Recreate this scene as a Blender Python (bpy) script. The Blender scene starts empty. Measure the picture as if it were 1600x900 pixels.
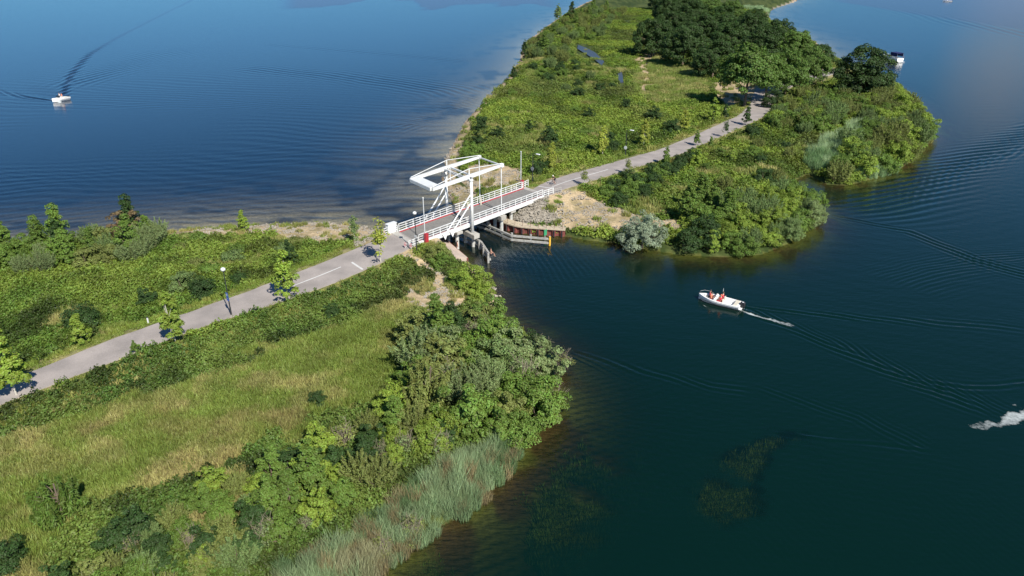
import bpy, bmesh, math, random
import numpy as np
from mathutils import Vector, Matrix
rng = np.random.default_rng(7)
random.seed(7)
scene = bpy.context.scene
COL = scene.collection
R = math.radians

# ------------------------------------------------------------ camera, light
F_PX = 1130.0
PITCH = math.atan(530/F_PX)
CZ = 38.0
cam = bpy.data.cameras.new('camera')
cam.sensor_width = 36.0
cam.lens = 36.0*F_PX/1600
cam.clip_start = 0.5
cam.clip_end = 20000
camo = bpy.data.objects.new('camera', cam)
COL.objects.link(camo)
camo.location = (0, 0, CZ)
camo.rotation_euler = (math.pi/2-PITCH, 0, 0)
scene.camera = camo
scene.render.resolution_x = 1024
scene.render.resolution_y = 576
scene.view_settings.view_transform = 'Standard'
scene.view_settings.look = 'None'
scene.view_settings.gamma = 1
scene.view_settings.exposure = 0.45

SUN_EL = R(43)
SUN_DIR = Vector((0.497*math.cos(SUN_EL), -0.868*math.cos(SUN_EL), math.sin(SUN_EL)))   # towards the sun
w = bpy.data.worlds.new("World"); scene.world = w; w.use_nodes = True
nt = w.node_tree
bg = nt.nodes['Background']
sky = nt.nodes.new('ShaderNodeTexSky'); sky.sky_type = 'NISHITA'
sky.sun_disc = False
sky.sun_elevation = SUN_EL
sky.sun_rotation = math.atan2(SUN_DIR.x, SUN_DIR.y)
sky.altitude = 0; sky.air_density = 1.0; sky.dust_density = 0.1; sky.ozone_density = 3.0
# the clear summer sky stays deep blue down to the horizon
tint_ = nt.nodes.new('ShaderNodeVectorMath'); tint_.operation = 'MULTIPLY'
stc = nt.nodes.new('ShaderNodeTexCoord'); sxyz = nt.nodes.new('ShaderNodeSeparateXYZ'); smr = nt.nodes.new('ShaderNodeMapRange'); smix = nt.nodes.new('ShaderNodeMix'); smix.data_type = 'RGBA'
smr.interpolation_type = 'SMOOTHSTEP'; smr.inputs[1].default_value = 0.0; smr.inputs[2].default_value = .20
smix.inputs[6].default_value = (.21, .52, .98, 1); smix.inputs[7].default_value = (.50, .82, 1.07, 1)
nt.links.new(stc.outputs['Generated'], sxyz.inputs[0]); nt.links.new(sxyz.outputs['Z'], smr.inputs[0]); nt.links.new(smr.outputs[0], smix.inputs[0])
nt.links.new(smix.outputs[2], tint_.inputs[1])
nt.links.new(sky.outputs[0], tint_.inputs[0])
# one soft fair-weather cloud low on the right, seen only as a reflection
nrm_ = nt.nodes.new('ShaderNodeVectorMath'); nrm_.operation = 'NORMALIZE'; nt.links.new(stc.outputs['Generated'], nrm_.inputs[0])
dot_ = nt.nodes.new('ShaderNodeVectorMath'); dot_.operation = 'DOT_PRODUCT'; cd_ = Vector((.545, .828, .132)).normalized(); dot_.inputs[1].default_value = cd_; nt.links.new(nrm_.outputs[0], dot_.inputs[0])
cno = nt.nodes.new('ShaderNodeTexNoise'); cno.inputs['Scale'].default_value = 16; cno.inputs['Detail'].default_value = 5; nt.links.new(nrm_.outputs[0], cno.inputs['Vector'])
cad = nt.nodes.new('ShaderNodeMath'); cad.operation = 'MULTIPLY_ADD'; cad.inputs[1].default_value = .0024; nt.links.new(cno.outputs[0], cad.inputs[0]); nt.links.new(dot_.outputs['Value'], cad.inputs[2])
cmr = nt.nodes.new('ShaderNodeMapRange'); cmr.inputs[1].default_value = .9990; cmr.inputs[2].default_value = 1.0012; cmr.inputs[4].default_value = .55; nt.links.new(cad.outputs[0], cmr.inputs[0])
cmx = nt.nodes.new('ShaderNodeMix'); cmx.data_type = 'RGBA'; cmx.inputs[7].default_value = (7.0, 6.0, 5.8, 1)
nt.links.new(cmr.outputs[0], cmx.inputs[0]); nt.links.new(tint_.outputs[0], cmx.inputs[6]); nt.links.new(cmx.outputs[2], bg.inputs[0])
bg.inputs[1].default_value = 0.066
sl = bpy.data.lights.new('sun', 'SUN'); sl.energy = 5.0; sl.angle = R(0.5); sl.color = (1, .95, .86)
so = bpy.data.objects.new('sun', sl); COL.objects.link(so)
so.rotation_euler = SUN_DIR.to_track_quat('Z', 'Y').to_euler()
so.location = (40, -70, 120)

# ------------------------------------------------------------ pixel <-> world
cp, sp_ = math.cos(PITCH), math.sin(PITCH)
def P(u, v, z=0.0):
    u = np.asarray(u, float); v = np.asarray(v, float)
    x = (u-800)/F_PX; y = (450-v)/F_PX
    dy = cp+y*sp_; dz = -sp_+y*cp
    t = (CZ-z)/-dz
    return np.stack([x*t, dy*t], -1)
def Q(x, y, z):
    z = z-CZ
    d = y*cp-z*sp_; h = y*sp_+z*cp
    d = np.maximum(d, .5)
    return 800+F_PX*x/d, 450-F_PX*h/d

# ------------------------------------------------------------ noise, polygons
def _hash(ix, iy, seed):
    n = (ix.astype(np.int64)*374761393+iy.astype(np.int64)*668265263+seed*1442695041) & 0xffffffff
    n = ((n ^ (n >> 13))*1274126177) & 0xffffffff
    return ((n ^ (n >> 16)) & 0xffff)/65535.0
def vnoise(x, y, sc, seed=0):
    x = np.asarray(x)/sc; y = np.asarray(y)/sc
    ix = np.floor(x); iy = np.floor(y); fx = x-ix; fy = y-iy
    fx = fx*fx*(3-2*fx); fy = fy*fy*(3-2*fy)
    a = _hash(ix, iy, seed); b = _hash(ix+1, iy, seed); c = _hash(ix, iy+1, seed); d = _hash(ix+1, iy+1, seed)
    return (a*(1-fx)+b*fx)*(1-fy)+(c*(1-fx)+d*fx)*fy
def fbm(x, y, sc, seed=0, o=4):
    r = 0; a = .5; s = 0
    for i in range(o):
        r = r+a*vnoise(x, y, sc/2**i, seed+i*17); s += a; a *= .5
    return r/s
def seg_dist(x, y, a, b):
    dx, dy = b[0]-a[0], b[1]-a[1]
    t = np.clip(((x-a[0])*dx+(y-a[1])*dy)/(dx*dx+dy*dy+1e-9), 0, 1)
    return np.hypot(x-a[0]-t*dx, y-a[1]-t*dy), t
def inside(x, y, poly):
    c = np.zeros(np.shape(x), bool)
    n = len(poly)
    for i in range(n):
        x1, y1 = poly[i]; x2, y2 = poly[(i+1) % n]
        if y1 == y2: continue
        m = ((y1 > y) != (y2 > y)) & (x < (x2-x1)*(y-y1)/(y2-y1)+x1)
        c ^= m
    return c
def polydist(x, y, poly, closed=True):
    d = np.full(np.shape(x), 1e9)
    n = len(poly)
    for i in range(n if closed else n-1):
        d = np.minimum(d, seg_dist(x, y, poly[i], poly[(i+1) % n])[0])
    return d
def smooth(e0, e1, x):
    t = np.clip((x-e0)/(e1-e0), 0, 1); return t*t*(3-2*t)

# ------------------------------------------------------------ land plan (waterlines)
# bridge frame: s along the deck, t across (positive = far side)
AX = np.array([.6559, .7549]); NX = np.array([-AX[1], AX[0]])+0.2*AX
BO = np.array([-13.98, 90.0])
def BW(s, t):
    return BO+s*AX+t*NX
near_px = [(-900, 520), (-400, 440), (-150, 408), (0, 388), (80, 380), (160, 374), (240, 364), (330, 357), (420, 351), (500, 349),
           (560, 353), (605, 366)]
near_w = [tuple(P(u, v)) for u, v in near_px]
near_w += [tuple(BW(3.6, 5.0)), tuple(BW(6.3, 0.5)), tuple(BW(6.5, -1.2)), tuple(BW(5.5, -6.8))]
near_w += [tuple(P(u, v)) for u, v in [(742, 420), (766, 440), (774, 470), (782, 492), (815, 520), (850, 552), (866, 590), (868, 630), (850, 668),
           (815, 705), (785, 745), (750, 782), (715, 808), (665, 838), (625, 868), (580, 905), (520, 970), (420, 1080), (200, 1300), (-900, 1500)]]
isl_w = [tuple(BW(s, t)) for s, t in [(22.9, -10.8), (22.0, -9.3), (20.4, -7.6), (18.6, -5.2), (18.0, -3.0), (17.5, 2.5), (14.8, 6)]]
isl_w += [tuple(P(u, v)) for u, v in [(709, 318), (698, 300), (690, 280), (697, 248), (712, 218), (727, 190), (752, 164), (775, 140), (800, 116),
          (812, 96), (818, 70), (850, 45), (880, 24), (915, 5), (960, -12), (1040, -24), (1180, -22), (1262, -8), (1238, 4), (1212, 12), (1198, 20),
          (1205, 32), (1240, 50), (1275, 66), (1300, 88), (1345, 112), (1400, 132), (1432, 158), (1452, 190), (1458, 215), (1440, 240), (1410, 262),
          (1370, 278), (1325, 290), (1290, 288), (1262, 272), (1238, 284), (1226, 297), (1250, 303), (1275, 312), (1284, 335), (1268, 358), (1230, 382), (1190, 398),
          (1130, 402), (1060, 398), (1000, 388), (960, 380), (920, 376), (890, 370)]]
LANDS = [near_w, isl_w]
def sdist(x, y):
    s = np.full(np.shape(x), -1e9)
    for p in LANDS:
        d = polydist(x, y, p)
        s = np.maximum(s, np.where(inside(x, y, p), d, -d))
    return s

# road: matching edge points (px), built at road height
RU = [(-700, 750), (-300, 690), (0, 602), (60, 577), (170, 532), (290, 490), (400, 451), (483, 419), (575, 381), (622, 362)]
RL = [(-700, 880), (-250, 745), (0, 632), (80, 602), (200, 556), (330, 505), (440, 472), (520, 443), (610, 404), (655, 380)]
RU2 = [(822, 303), (845, 288), (867, 279), (950, 256), (1033, 233), (1093, 208), (1153, 181), (1172, 164), (1176, 150), (1182, 138), (1215, 122), (1300, 106)]
RL2 = [(858, 306), (885, 294), (912, 286), (989, 263), (1065, 240), (1120, 216), (1189, 185), (1206, 168), (1210, 154), (1222, 144), (1240, 134), (1310, 114)]
def densify(p, step=1.0):
    p = np.array(p, float); out = []
    for a, b in zip(p[:-1], p[1:]):
        n = max(1, int(np.linalg.norm(b[:4]-a[:4])/step))
        for k in range(n): out.append(a+(b-a)*k/n)
    out.append(p[-1]); return np.array(out)
def smooth_line(p, it=6):
    p = p.copy()
    for _ in range(it): p[1:-1] = (p[:-2]+2*p[1:-1]+p[2:])/4
    return p
def road_line(U, L, zf):
    rows = []
    for i, (a, b) in enumerate(zip(U, L)):
        z = zf[i]
        pa = P(*a, z); pb = P(*b, z)
        rows.append([pa[0], pa[1], pb[0], pb[1], z])
    return smooth_line(densify(rows), 8)
RZ1 = [2.2, 2.2, 2.2, 2.2, 2.25, 2.3, 2.4, 2.6, 2.9, 3.15]
RZ2 = [3.15, 3.0, 2.85, 2.5, 2.3, 2.2, 2.1, 2.0, 2.0, 2.0, 2.0, 2.0]
ROADS = [road_line(RU, RL, RZ1), road_line(RU2, RL2, RZ2)]
e1 = ROADS[0]; e2 = ROADS[1]
e1[-1, :4] = [*BW(0.3, 2.45), *BW(0.3, -2.45)]; e2[0, :4] = [*BW(26.3, 2.45), *BW(26.3, -2.45)]
e1[-8:-1] = smooth_line(e1[-9:], 4)[1:-1]; e2[1:8] = smooth_line(e2[:9], 4)[1:-1]
RC = [np.stack([(r[:, 0]+r[:, 2])/2, (r[:, 1]+r[:, 3])/2, r[:, 4], np.hypot(r[:, 0]-r[:, 2], r[:, 1]-r[:, 3])/2], -1) for r in ROADS]
def road_info(x, y):
    """distance beyond the road edge (negative = on it) and its height there"""
    bd = np.full(np.shape(x), 1e9); bz = np.zeros(np.shape(x))
    for rc in RC:
        sub = rc[::4] if (len(rc)-1) % 4 == 0 else np.vstack([rc[::4], rc[-1:]])
        for a, b in zip(sub[:-1], sub[1:]):
            d, t = seg_dist(x, y, a, b)
            d = d-(a[3]+(b[3]-a[3])*t)
            m = d < bd
            bd = np.where(m, d, bd); bz = np.where(m, a[2]+(b[2]-a[2])*t, bz)
    return bd, bz
def height(x, y, s=None, rinfo=None):
    if s is None: s = sdist(x, y)
    rd, rz = rinfo if rinfo is not None else road_info(x, y)
    land = 1.35*smooth(-.5, 7, s)+.25*np.minimum(np.maximum(s, 0), 1)
    land = land+(fbm(x, y, 14, 3)-.5)*.9*smooth(1, 8, s)+(fbm(x, y, 2.2, 9)-.5)*.22*smooth(0, 3, s)
    emb = rz-.03-.42*np.maximum(rd-.9, 0)
    k = smooth(.2, 2.5, s)
    h = np.where(emb > land, land+(emb-land)*k, land)
    on = (1-smooth(-.1, 1.6, rd))*k
    h = h*(1-on)+(rz-.06)*on
    west = smooth(-6, 6, (x-BO[0])*-.755+(y-BO[1])*.656)
    slope = .24-.18*west
    bed = np.maximum(-6, s*slope-.05)+(fbm(x, y, 5, 31)-.5)*.35*smooth(0, -4, s)
    q = inside(x, y, [tuple(BW(*k)) for k in ((3.2, 5), (6.6, 5), (7.4, -1.2), (6.4, -7.4), (3.9, -6.6), (4.2, -1.2))])
    h = np.where(q, np.minimum(h, .45), h)
    return np.where(s > 0, h, bed)

# ------------------------------------------------------------ generic helpers
def finish_mesh(me, mat, smooth_=False):
    if mat is not None:
        for m in (mat if isinstance(mat, (list, tuple)) else [mat]): me.materials.append(m)
    me.polygons.foreach_set('use_smooth', np.full(len(me.polygons), bool(smooth_)))
    me.update()
def mesh_np(name, verts, quads=None, tris=None, mat=None, smooth_=False):
    me = bpy.data.meshes.new(name)
    verts = np.asarray(verts, np.float32)
    me.vertices.add(len(verts)); me.vertices.foreach_set('co', verts.ravel())
    nq = 0 if quads is None else len(quads); ntr = 0 if tris is None else len(tris)
    idx = []
    if nq: idx.append(np.asarray(quads, np.int32).ravel())
    if ntr: idx.append(np.asarray(tris, np.int32).ravel())
    idx = np.concatenate(idx)
    me.loops.add(len(idx)); me.loops.foreach_set('vertex_index', idx)
    me.polygons.add(nq+ntr)
    st = np.concatenate([np.arange(nq)*4, nq*4+np.arange(ntr)*3]).astype(np.int32)
    me.polygons.foreach_set('loop_start', st)
    me.polygons.foreach_set('loop_total', np.concatenate([np.full(nq, 4), np.full(ntr, 3)]).astype(np.int32))
    me.update(calc_edges=True)
    finish_mesh(me, mat, smooth_)
    return me
def link(name, me, parent=None, loc=None):
    o = bpy.data.objects.new(name, me); COL.objects.link(o)
    if parent is not None: o.parent = parent
    if loc is not None: o.location = loc
    return o
def tag(o, label=None, cat=None, group=None, kind=None):
    if label: o['label'] = label
    if cat: o['category'] = cat
    if group: o['group'] = group
    if kind: o['kind'] = kind
    return o
def thing(name, label, cat, loc=(0, 0, 0), rz=0.0, group=None, scale=1.0):
    o = bpy.data.objects.new(name, None); COL.objects.link(o)
    o.empty_display_size = .3
    o.location = loc; o.rotation_euler = (0, 0, rz)
    if scale != 1.0: o.scale = (scale,)*3 if not isinstance(scale, tuple) else scale
    return tag(o, label, cat, group)
class MB:
    """collects boxes, bars and tubes, then links them as one mesh"""
    def __init__(s): s.v = []; s.f = []
    def add(s, vs, fs):
        n = len(s.v); s.v += [tuple(map(float, v)) for v in vs]; s.f += [tuple(i+n for i in f) for f in fs]; return s
    def box(s, c, size, rz=0, M=None):
        hx, hy, hz = [k/2 for k in size]; vs = []
        for x in (-hx, hx):
            for y in (-hy, hy):
                for z in (-hz, hz):
                    p = Vector((x, y, z))
                    if M is not None: p = M @ p
                    if rz: p = Matrix.Rotation(rz, 3, 'Z') @ p
                    vs.append((p.x+c[0], p.y+c[1], p.z+c[2]))
        return s.add(vs, [(0, 1, 3, 2), (4, 6, 7, 5), (0, 4, 5, 1), (2, 3, 7, 6), (0, 2, 6, 4), (1, 5, 7, 3)])
    def bar(s, a, b, w, h=None):
        """square bar from a to b: w wide, h high"""
        h = h or w
        a = Vector(tuple(map(float, a))); b = Vector(tuple(map(float, b))); d = (b-a).normalized()
        up = Vector((0, 0, 1)) if abs(d.z) < .95 else Vector((1, 0, 0))
        x = d.cross(up).normalized()*w/2; y = x.cross(d).normalized()*h/2
        vs = [a-x-y, a+x-y, a+x+y, a-x+y, b-x-y, b+x-y, b+x+y, b-x+y]
        return s.add(vs, [(3, 2, 1, 0), (4, 5, 6, 7), (0, 1, 5, 4), (1, 2, 6, 5), (2, 3, 7, 6), (3, 0, 4, 7)])
    def tube(s, pts, rad, n=8):
        pts = [Vector(tuple(map(float, p))) for p in pts]
        rad = rad if isinstance(rad, (list, tuple)) else [rad]*len(pts)
        vs = []; fs = []
        for i, p in enumerate(pts):
            d = (pts[min(i+1, len(pts)-1)]-pts[max(i-1, 0)]).normalized()
            up = Vector((0, 0, 1)) if abs(d.z) < .9 else Vector((1, 0, 0))
            x = d.cross(up).normalized(); y = x.cross(d)
            for k in range(n):
                a = 2*math.pi*k/n; vs.append(p+(x*math.cos(a)+y*math.sin(a))*rad[i])
        for i in range(len(pts)-1):
            for k in range(n):
                fs.append((i*n+k, i*n+(k+1) % n, (i+1)*n+(k+1) % n, (i+1)*n+k))
        fs.append(tuple(range(n-1, -1, -1))); fs.append(tuple((len(pts)-1)*n+k for k in range(n)))
        return s.add(vs, fs)
    def ball(s, c, r, n=10, sz=1.0):
        m = n//2; vs = []; fs = []
        for i in range(1, m):
            th = math.pi*i/m
            for k in range(n):
                a = 2*math.pi*k/n; vs.append((c[0]+r*math.sin(th)*math.cos(a), c[1]+r*math.sin(th)*math.sin(a), c[2]+r*sz*math.cos(th)))
        vs += [(c[0], c[1], c[2]+r*sz), (c[0], c[1], c[2]-r*sz)]; T = len(vs)-2
        for i in range(m-2):
            for k in range(n): fs.append((i*n+k, (i+1)*n+k, (i+1)*n+(k+1) % n, i*n+(k+1) % n))
        for k in range(n):
            fs.append((T, k, (k+1) % n)); fs.append((T+1, (m-2)*n+(k+1) % n, (m-2)*n+k))
        return s.add(vs, fs)
    def prism(s, poly, z0, z1):
        n = len(poly)
        z0 = z0 if hasattr(z0, '__len__') else [z0]*n; z1 = z1 if hasattr(z1, '__len__') else [z1]*n
        vs = [(p[0], p[1], z0[i]) for i, p in enumerate(poly)]+[(p[0], p[1], z1[i]) for i, p in enumerate(poly)]
        fs = [tuple(range(n-1, -1, -1)), tuple(range(n, 2*n))]+[(i, (i+1) % n, n+(i+1) % n, n+i) for i in range(n)]
        return s.add(vs, fs)
    def build(s, name, mat, parent=None, smooth_=False, bevel=0):
        me = bpy.data.meshes.new(name); me.from_pydata(s.v, [], s.f)
        bm = bmesh.new(); bm.from_mesh(me); bmesh.ops.recalc_face_normals(bm, faces=bm.faces)
        if bevel: bmesh.ops.bevel(bm, geom=bm.edges[:], offset=bevel, segments=1, affect='EDGES', clamp_overlap=True)
        bm.to_mesh(me); bm.free()
        finish_mesh(me, mat, smooth_)
        if smooth_:
            me.polygons.foreach_set('use_smooth', np.ones(len(me.polygons), bool))
        return link(name, me, parent)
def kids(o): return [c for c in bpy.data.objects if c.parent == o]
def copy_tree(o, parent=None):
    c = o.copy(); COL.objects.link(c)
    if parent is not None: c.parent = parent
    for ch in list(o.children): copy_tree(ch, c)
    return c

# ------------------------------------------------------------ materials
def newmat(name):
    m = bpy.data.materials.new(name); m.use_nodes = True
    return m, m.node_tree, m.node_tree.nodes['Principled BSDF']
def N(nt, t, **kw):
    n = nt.nodes.new(t)
    for k, v in kw.items(): setattr(n, k, v)
    return n
def worn(name, col, rough=.6, var=.15, scale=3.0, dirt=None, dirt_amt=.3, metallic=0, bump=.0):
    """a paint, stone or plastic with patchy wear in world-fixed noise"""
    m, t, b = newmat(name)
    tc = N(t, 'ShaderNodeTexCoord'); no = N(t, 'ShaderNodeTexNoise'); no.inputs['Scale'].default_value = scale; no.inputs['Detail'].default_value = 6
    t.links.new(tc.outputs['Object'], no.inputs['Vector'])
    r = N(t, 'ShaderNodeValToRGB'); r.color_ramp.elements[0].position = .3; r.color_ramp.elements[1].position = .7
    r.color_ramp.elements[0].color = (*[c*(1-var) for c in col], 1); r.color_ramp.elements[1].color = (*[min(1, c*(1+var*.6)) for c in col], 1)
    t.links.new(no.outputs[0], r.inputs[0]); out = r.outputs[0]
    if dirt:
        n2 = N(t, 'ShaderNodeTexNoise'); n2.inputs['Scale'].default_value = scale*.37; n2.inputs['Detail'].default_value = 8; n2.inputs['Roughness'].default_value = .7
        t.links.new(tc.outputs['Object'], n2.inputs['Vector'])
        mr = N(t, 'ShaderNodeMapRange'); mr.inputs[1].default_value = .5; mr.inputs[2].default_value = .75; mr.inputs[4].default_value = dirt_amt*1.6
        t.links.new(n2.outputs[0], mr.inputs[0])
        mx = N(t, 'ShaderNodeMix', data_type='RGBA'); t.links.new(mr.outputs[0], mx.inputs[0]); t.links.new(out, mx.inputs[6]); mx.inputs[7].default_value = (*dirt, 1)
        out = mx.outputs[2]
    t.links.new(out, b.inputs['Base Color'])
    b.inputs['Roughness'].default_value = rough; b.inputs['Metallic'].default_value = metallic
    if bump:
        bp = N(t, 'ShaderNodeBump'); bp.inputs['Strength'].default_value = bump; bp.inputs['Distance'].default_value = .05
        t.links.new(no.outputs[0], bp.inputs['Height']); t.links.new(bp.outputs[0], b.inputs['Normal'])
    return m
M = {}
M['white'] = worn('white_paint', (.70, .71, .70), .45, .08, 1.3, (.42, .37, .29), .42)
M['red'] = worn('red_paint', (.42, .03, .04), .5, .15, 3)
M['concrete'] = worn('concrete', (.42, .40, .36), .85, .2, 2.5, (.22, .2, .16), .4, bump=.3)
M['pile'] = worn('pile_concrete', (.50, .50, .47), .8, .15, 2.0, (.22, .23, .19), .4)
M['asphalt_deck'] = worn('deck_asphalt', (.20, .19, .175), .9, .2, 2.5, (.27, .25, .22), .3)
M['dark'] = worn('dark_metal', (.03, .033, .035), .5, .2, 4)
M['joint'] = worn('joint_rubber', (.02, .02, .02), .8, .2, 5)
M['timber'] = worn('weathered_timber', (.36, .35, .32), .85, .3, 3.0, (.16, .15, .12), .5, bump=.3)
M['sheetpile'] = worn('rusty_sheet_pile', (.20, .055, .045), .8, .35, 2.2, (.07, .03, .025), .6)
M['rust'] = worn('rusty_post', (.14, .07, .05), .8, .3, 4)
M['beige'] = worn('beige_coping', (.48, .40, .29), .9, .15, 2.5, (.25, .2, .14), .3)
M['pinkcon'] = worn('pink_concrete_ramp', (.50, .40, .33), .9, .12, 1.2, (.3, .24, .2), .35)
M['yellow'] = worn('yellow_paint', (.75, .42, .03), .5, .12, 4)
M['green'] = worn('green_paint', (.05, .30, .14), .5, .15, 4)
M['blue'] = worn('blue_sign', (.03, .12, .45), .4, .08, 6)
M['bark'] = worn('bark', (.16, .12, .085), .95, .35, 6, (.07, .055, .04), .4, bump=.5)
M['palebark'] = worn('pale_bark', (.55, .51, .44), .9, .25, 8, (.2, .18, .15), .5)
M['deadwood'] = worn('dead_wood', (.25, .21, .15), .95, .25, 6)
M['gel'] = worn('gelcoat', (.82, .82, .80), .25, .04, 2)
M['black'] = worn('black_plastic', (.015, .015, .018), .4, .2, 4)
M['navy'] = worn('navy_canvas', (.012, .02, .10), .8, .2, 4)
M['cream'] = worn('cream_vinyl', (.62, .57, .46), .6, .1, 4)
M['skin'] = worn('skin', (.55, .30, .21), .55, .1, 8)
M['redcloth'] = worn('red_cloth', (.55, .03, .05), .8, .2, 8)
M['orangecloth'] = worn('orange_cloth', (.65, .18, .09), .8, .2, 8)
M['darkcloth'] = worn('dark_cloth', (.02, .022, .03), .85, .2, 8)
M['whitecloth'] = worn('white_cloth', (.75, .72, .68), .85, .1, 8)
M['hair'] = worn('brown_hair', (.06, .035, .02), .7, .2, 8)
M['marking'] = worn('road_marking', (.62, .61, .58), .7, .12, 1.5, (.4, .38, .35), .4)
M['grey'] = worn('grey_metal', (.25, .26, .27), .5, .1, 4)
mg, t, b = newmat('tinted_glass'); b.inputs['Base Color'].default_value = (.02, .03, .04, 1); b.inputs['Roughness'].default_value = .05; M['glass'] = mg

def leafmat(name, base, source='OBJECT', spread=.35):
    """foliage: colour of the plant x random per leaf clump and world noise, some light through the leaf"""
    m, t, b = newmat(name)
    L = t.links
    if source == 'OBJECT':
        oi = N(t, 'ShaderNodeObjectInfo'); col = oi.outputs['Color']
    else:
        at = N(t, 'ShaderNodeAttribute', attribute_type='INSTANCER', attribute_name='tint'); col = at.outputs['Color']
    ge = N(t, 'ShaderNodeNewGeometry')
    lv = N(t, 'ShaderNodeAttribute', attribute_type='GEOMETRY', attribute_name='leafrnd')
    mr = N(t, 'ShaderNodeMapRange'); mr.inputs[3].default_value = 1-spread; mr.inputs[4].default_value = 1+spread
    L.new(lv.outputs['Fac'], mr.inputs[0])
    no = N(t, 'ShaderNodeTexNoise'); no.inputs['Scale'].default_value = .35; no.inputs['Detail'].default_value = 3
    L.new(ge.outputs['Position'], no.inputs['Vector'])
    mr2 = N(t, 'ShaderNodeMapRange'); mr2.inputs[1].default_value = .3; mr2.inputs[2].default_value = .7; mr2.inputs[3].default_value = .8; mr2.inputs[4].default_value = 1.2
    L.new(no.outputs[0], mr2.inputs[0])
    mu = N(t, 'ShaderNodeMath', operation='MULTIPLY'); L.new(mr.outputs[0], mu.inputs[0]); L.new(mr2.outputs[0], mu.inputs[1])
    hs = N(t, 'ShaderNodeHueSaturation'); L.new(col, hs.inputs['Color']); L.new(mu.outputs[0], hs.inputs['Value'])
    hm = N(t, 'ShaderNodeMapRange'); hm.inputs[3].default_value = .475; hm.inputs[4].default_value = .515; L.new(lv.outputs['Fac'], hm.inputs[0]); L.new(hm.outputs[0], hs.inputs['Hue'])
    L.new(hs.outputs[0], b.inputs['Base Color']); b.inputs['Roughness'].default_value = .55
    b.inputs['Specular IOR Level'].default_value = .35
    tr = N(t, 'ShaderNodeBsdfTranslucent')
    h2 = N(t, 'ShaderNodeHueSaturation'); h2.inputs['Saturation'].default_value = 1.1; h2.inputs['Value'].default_value = 1.25; L.new(hs.outputs[0], h2.inputs['Color']); L.new(h2.outputs[0], tr.inputs[0])
    mx = N(t, 'ShaderNodeMixShader'); mx.inputs[0].default_value = .27
    L.new(b.outputs[0], mx.inputs[1]); L.new(tr.outputs[0], mx.inputs[2])
    L.new(mx.outputs[0], t.nodes['Material Output'].inputs[0])
    return m
M['leaf'] = leafmat('foliage', None)
M['leaf_i'] = leafmat('ground_foliage', None, 'INST')
# ------------------------------------------------------------ ground cover plan (outlines traced on the ground)
ZG = 1.6
def ip(x, y, z, poly):
    u, v = Q(x, y, z); return inside(u, v, poly)
G_SAND = [[(238, 372), (262, 350), (330, 346), (450, 342), (560, 344), (625, 352), (640, 372), (600, 392), (556, 390), (545, 380), (470, 378), (420, 366), (330, 368)],
          [(640, 352), (668, 344), (705, 372), (700, 384), (668, 372)],
          [(640, 452), (655, 458), (700, 448), (735, 470), (700, 486), (655, 484), (636, 474)],
          [(622, 396), (640, 390), (668, 404), (692, 432), (706, 456), (690, 462), (672, 430), (652, 410)],
          [(690, 292), (695, 236), (708, 214), (728, 186), (735, 190), (722, 214), (720, 240), (712, 262), (714, 290), (755, 302), (740, 330), (700, 322)],
          [(728, 262), (765, 256), (815, 262), (822, 292), (780, 300), (735, 300), (722, 284)],
          [(855, 300), (905, 296), (940, 318), (985, 330), (1015, 346), (1010, 358), (960, 360), (868, 358), (850, 330)],
          [(1000, 350), (1060, 342), (1075, 352), (1030, 362)], [(990, 92), (1010, 80), (1032, 82), (1020, 92), (1012, 104), (1002, 112)],
          [(1000, 100), (1012, 104), (1020, 130), (1010, 146), (1000, 140), (1006, 122)], [(1110, 130), (1190, 120), (1200, 150), (1130, 172)],
          [(738, 390), (775, 440), (783, 500), (760, 470), (730, 420)]]
G_GRAVEL = [[(838, 308), (852, 303), (866, 330), (880, 356), (800, 352), (788, 344)]]
G_MEADOW = [[(-300, 720), (0, 682), (100, 655), (200, 628), (300, 592), (400, 560), (450, 535), (540, 505), (600, 478), (640, 462), (700, 484), (650, 505), (620, 560),
             (600, 620), (540, 640), (470, 660), (410, 690), (330, 735), (240, 765), (130, 800), (90, 860), (60, 960), (-300, 1200)],
            [(1000, 95), (1030, 85), (1105, 110), (1110, 150), (1060, 160), (1010, 165), (985, 130)]]
G_REED = [[(385, 975), (416, 912), (470, 876), (550, 828), (628, 776), (678, 736), (720, 708), (814, 694), (826, 712), (765, 795), (685, 852), (620, 895), (540, 970)],
          [(1256, 262), (1262, 240), (1290, 222), (1330, 196), (1352, 186), (1358, 198), (1330, 226), (1310, 250), (1280, 268)],
          [(1150, -10), (1262, -12), (1235, 4), (1200, 20), (1160, 14)], [(1075, 398), (1180, 396), (1178, 404), (1080, 406)],
          [(1340, 276), (1400, 262), (1404, 274), (1350, 292)]]
def weights(x, y, z, s, rd):
    u, v = Q(x, y, z)
    du = (fbm(x, y, 3.0, 41)-.5)*22*np.clip((v+80)/450, .1, 1.5); dv = (fbm(x, y, 3.0, 57)-.5)*14*np.clip((v+80)/450, .1, 1.5)
    def w_(L):
        r = np.zeros(np.shape(x), bool)
        for p in L: r |= inside(u+du, v+dv, p)
        return r
    return dict(sand=w_(G_SAND), gravel=w_(G_GRAVEL), meadow=w_(G_MEADOW), reed=w_(G_REED), verge=(rd < 2.6+1.5*(fbm(x, y, 4, 77)-.4)) & (rd > -9))

def proj_grid(us, vs, z=0.0):
    U, V = np.meshgrid(us, vs)
    p = P(U, V, z); return p[..., 0], p[..., 1]
def grid_quads(nr, nc):
    i = np.arange(nr-1)[:, None]*nc+np.arange(nc-1)[None]
    i = i.ravel(); return np.stack([i, i+nc, i+nc+1, i+1], -1)   # rows go from near (large v) or far; fixed below
def steps(segs):
    out = []
    for a, b, st in segs: out += list(np.arange(a, b, st*(1 if b > a else -1)))
    return np.array(out+[segs[-1][1]], float)

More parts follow.
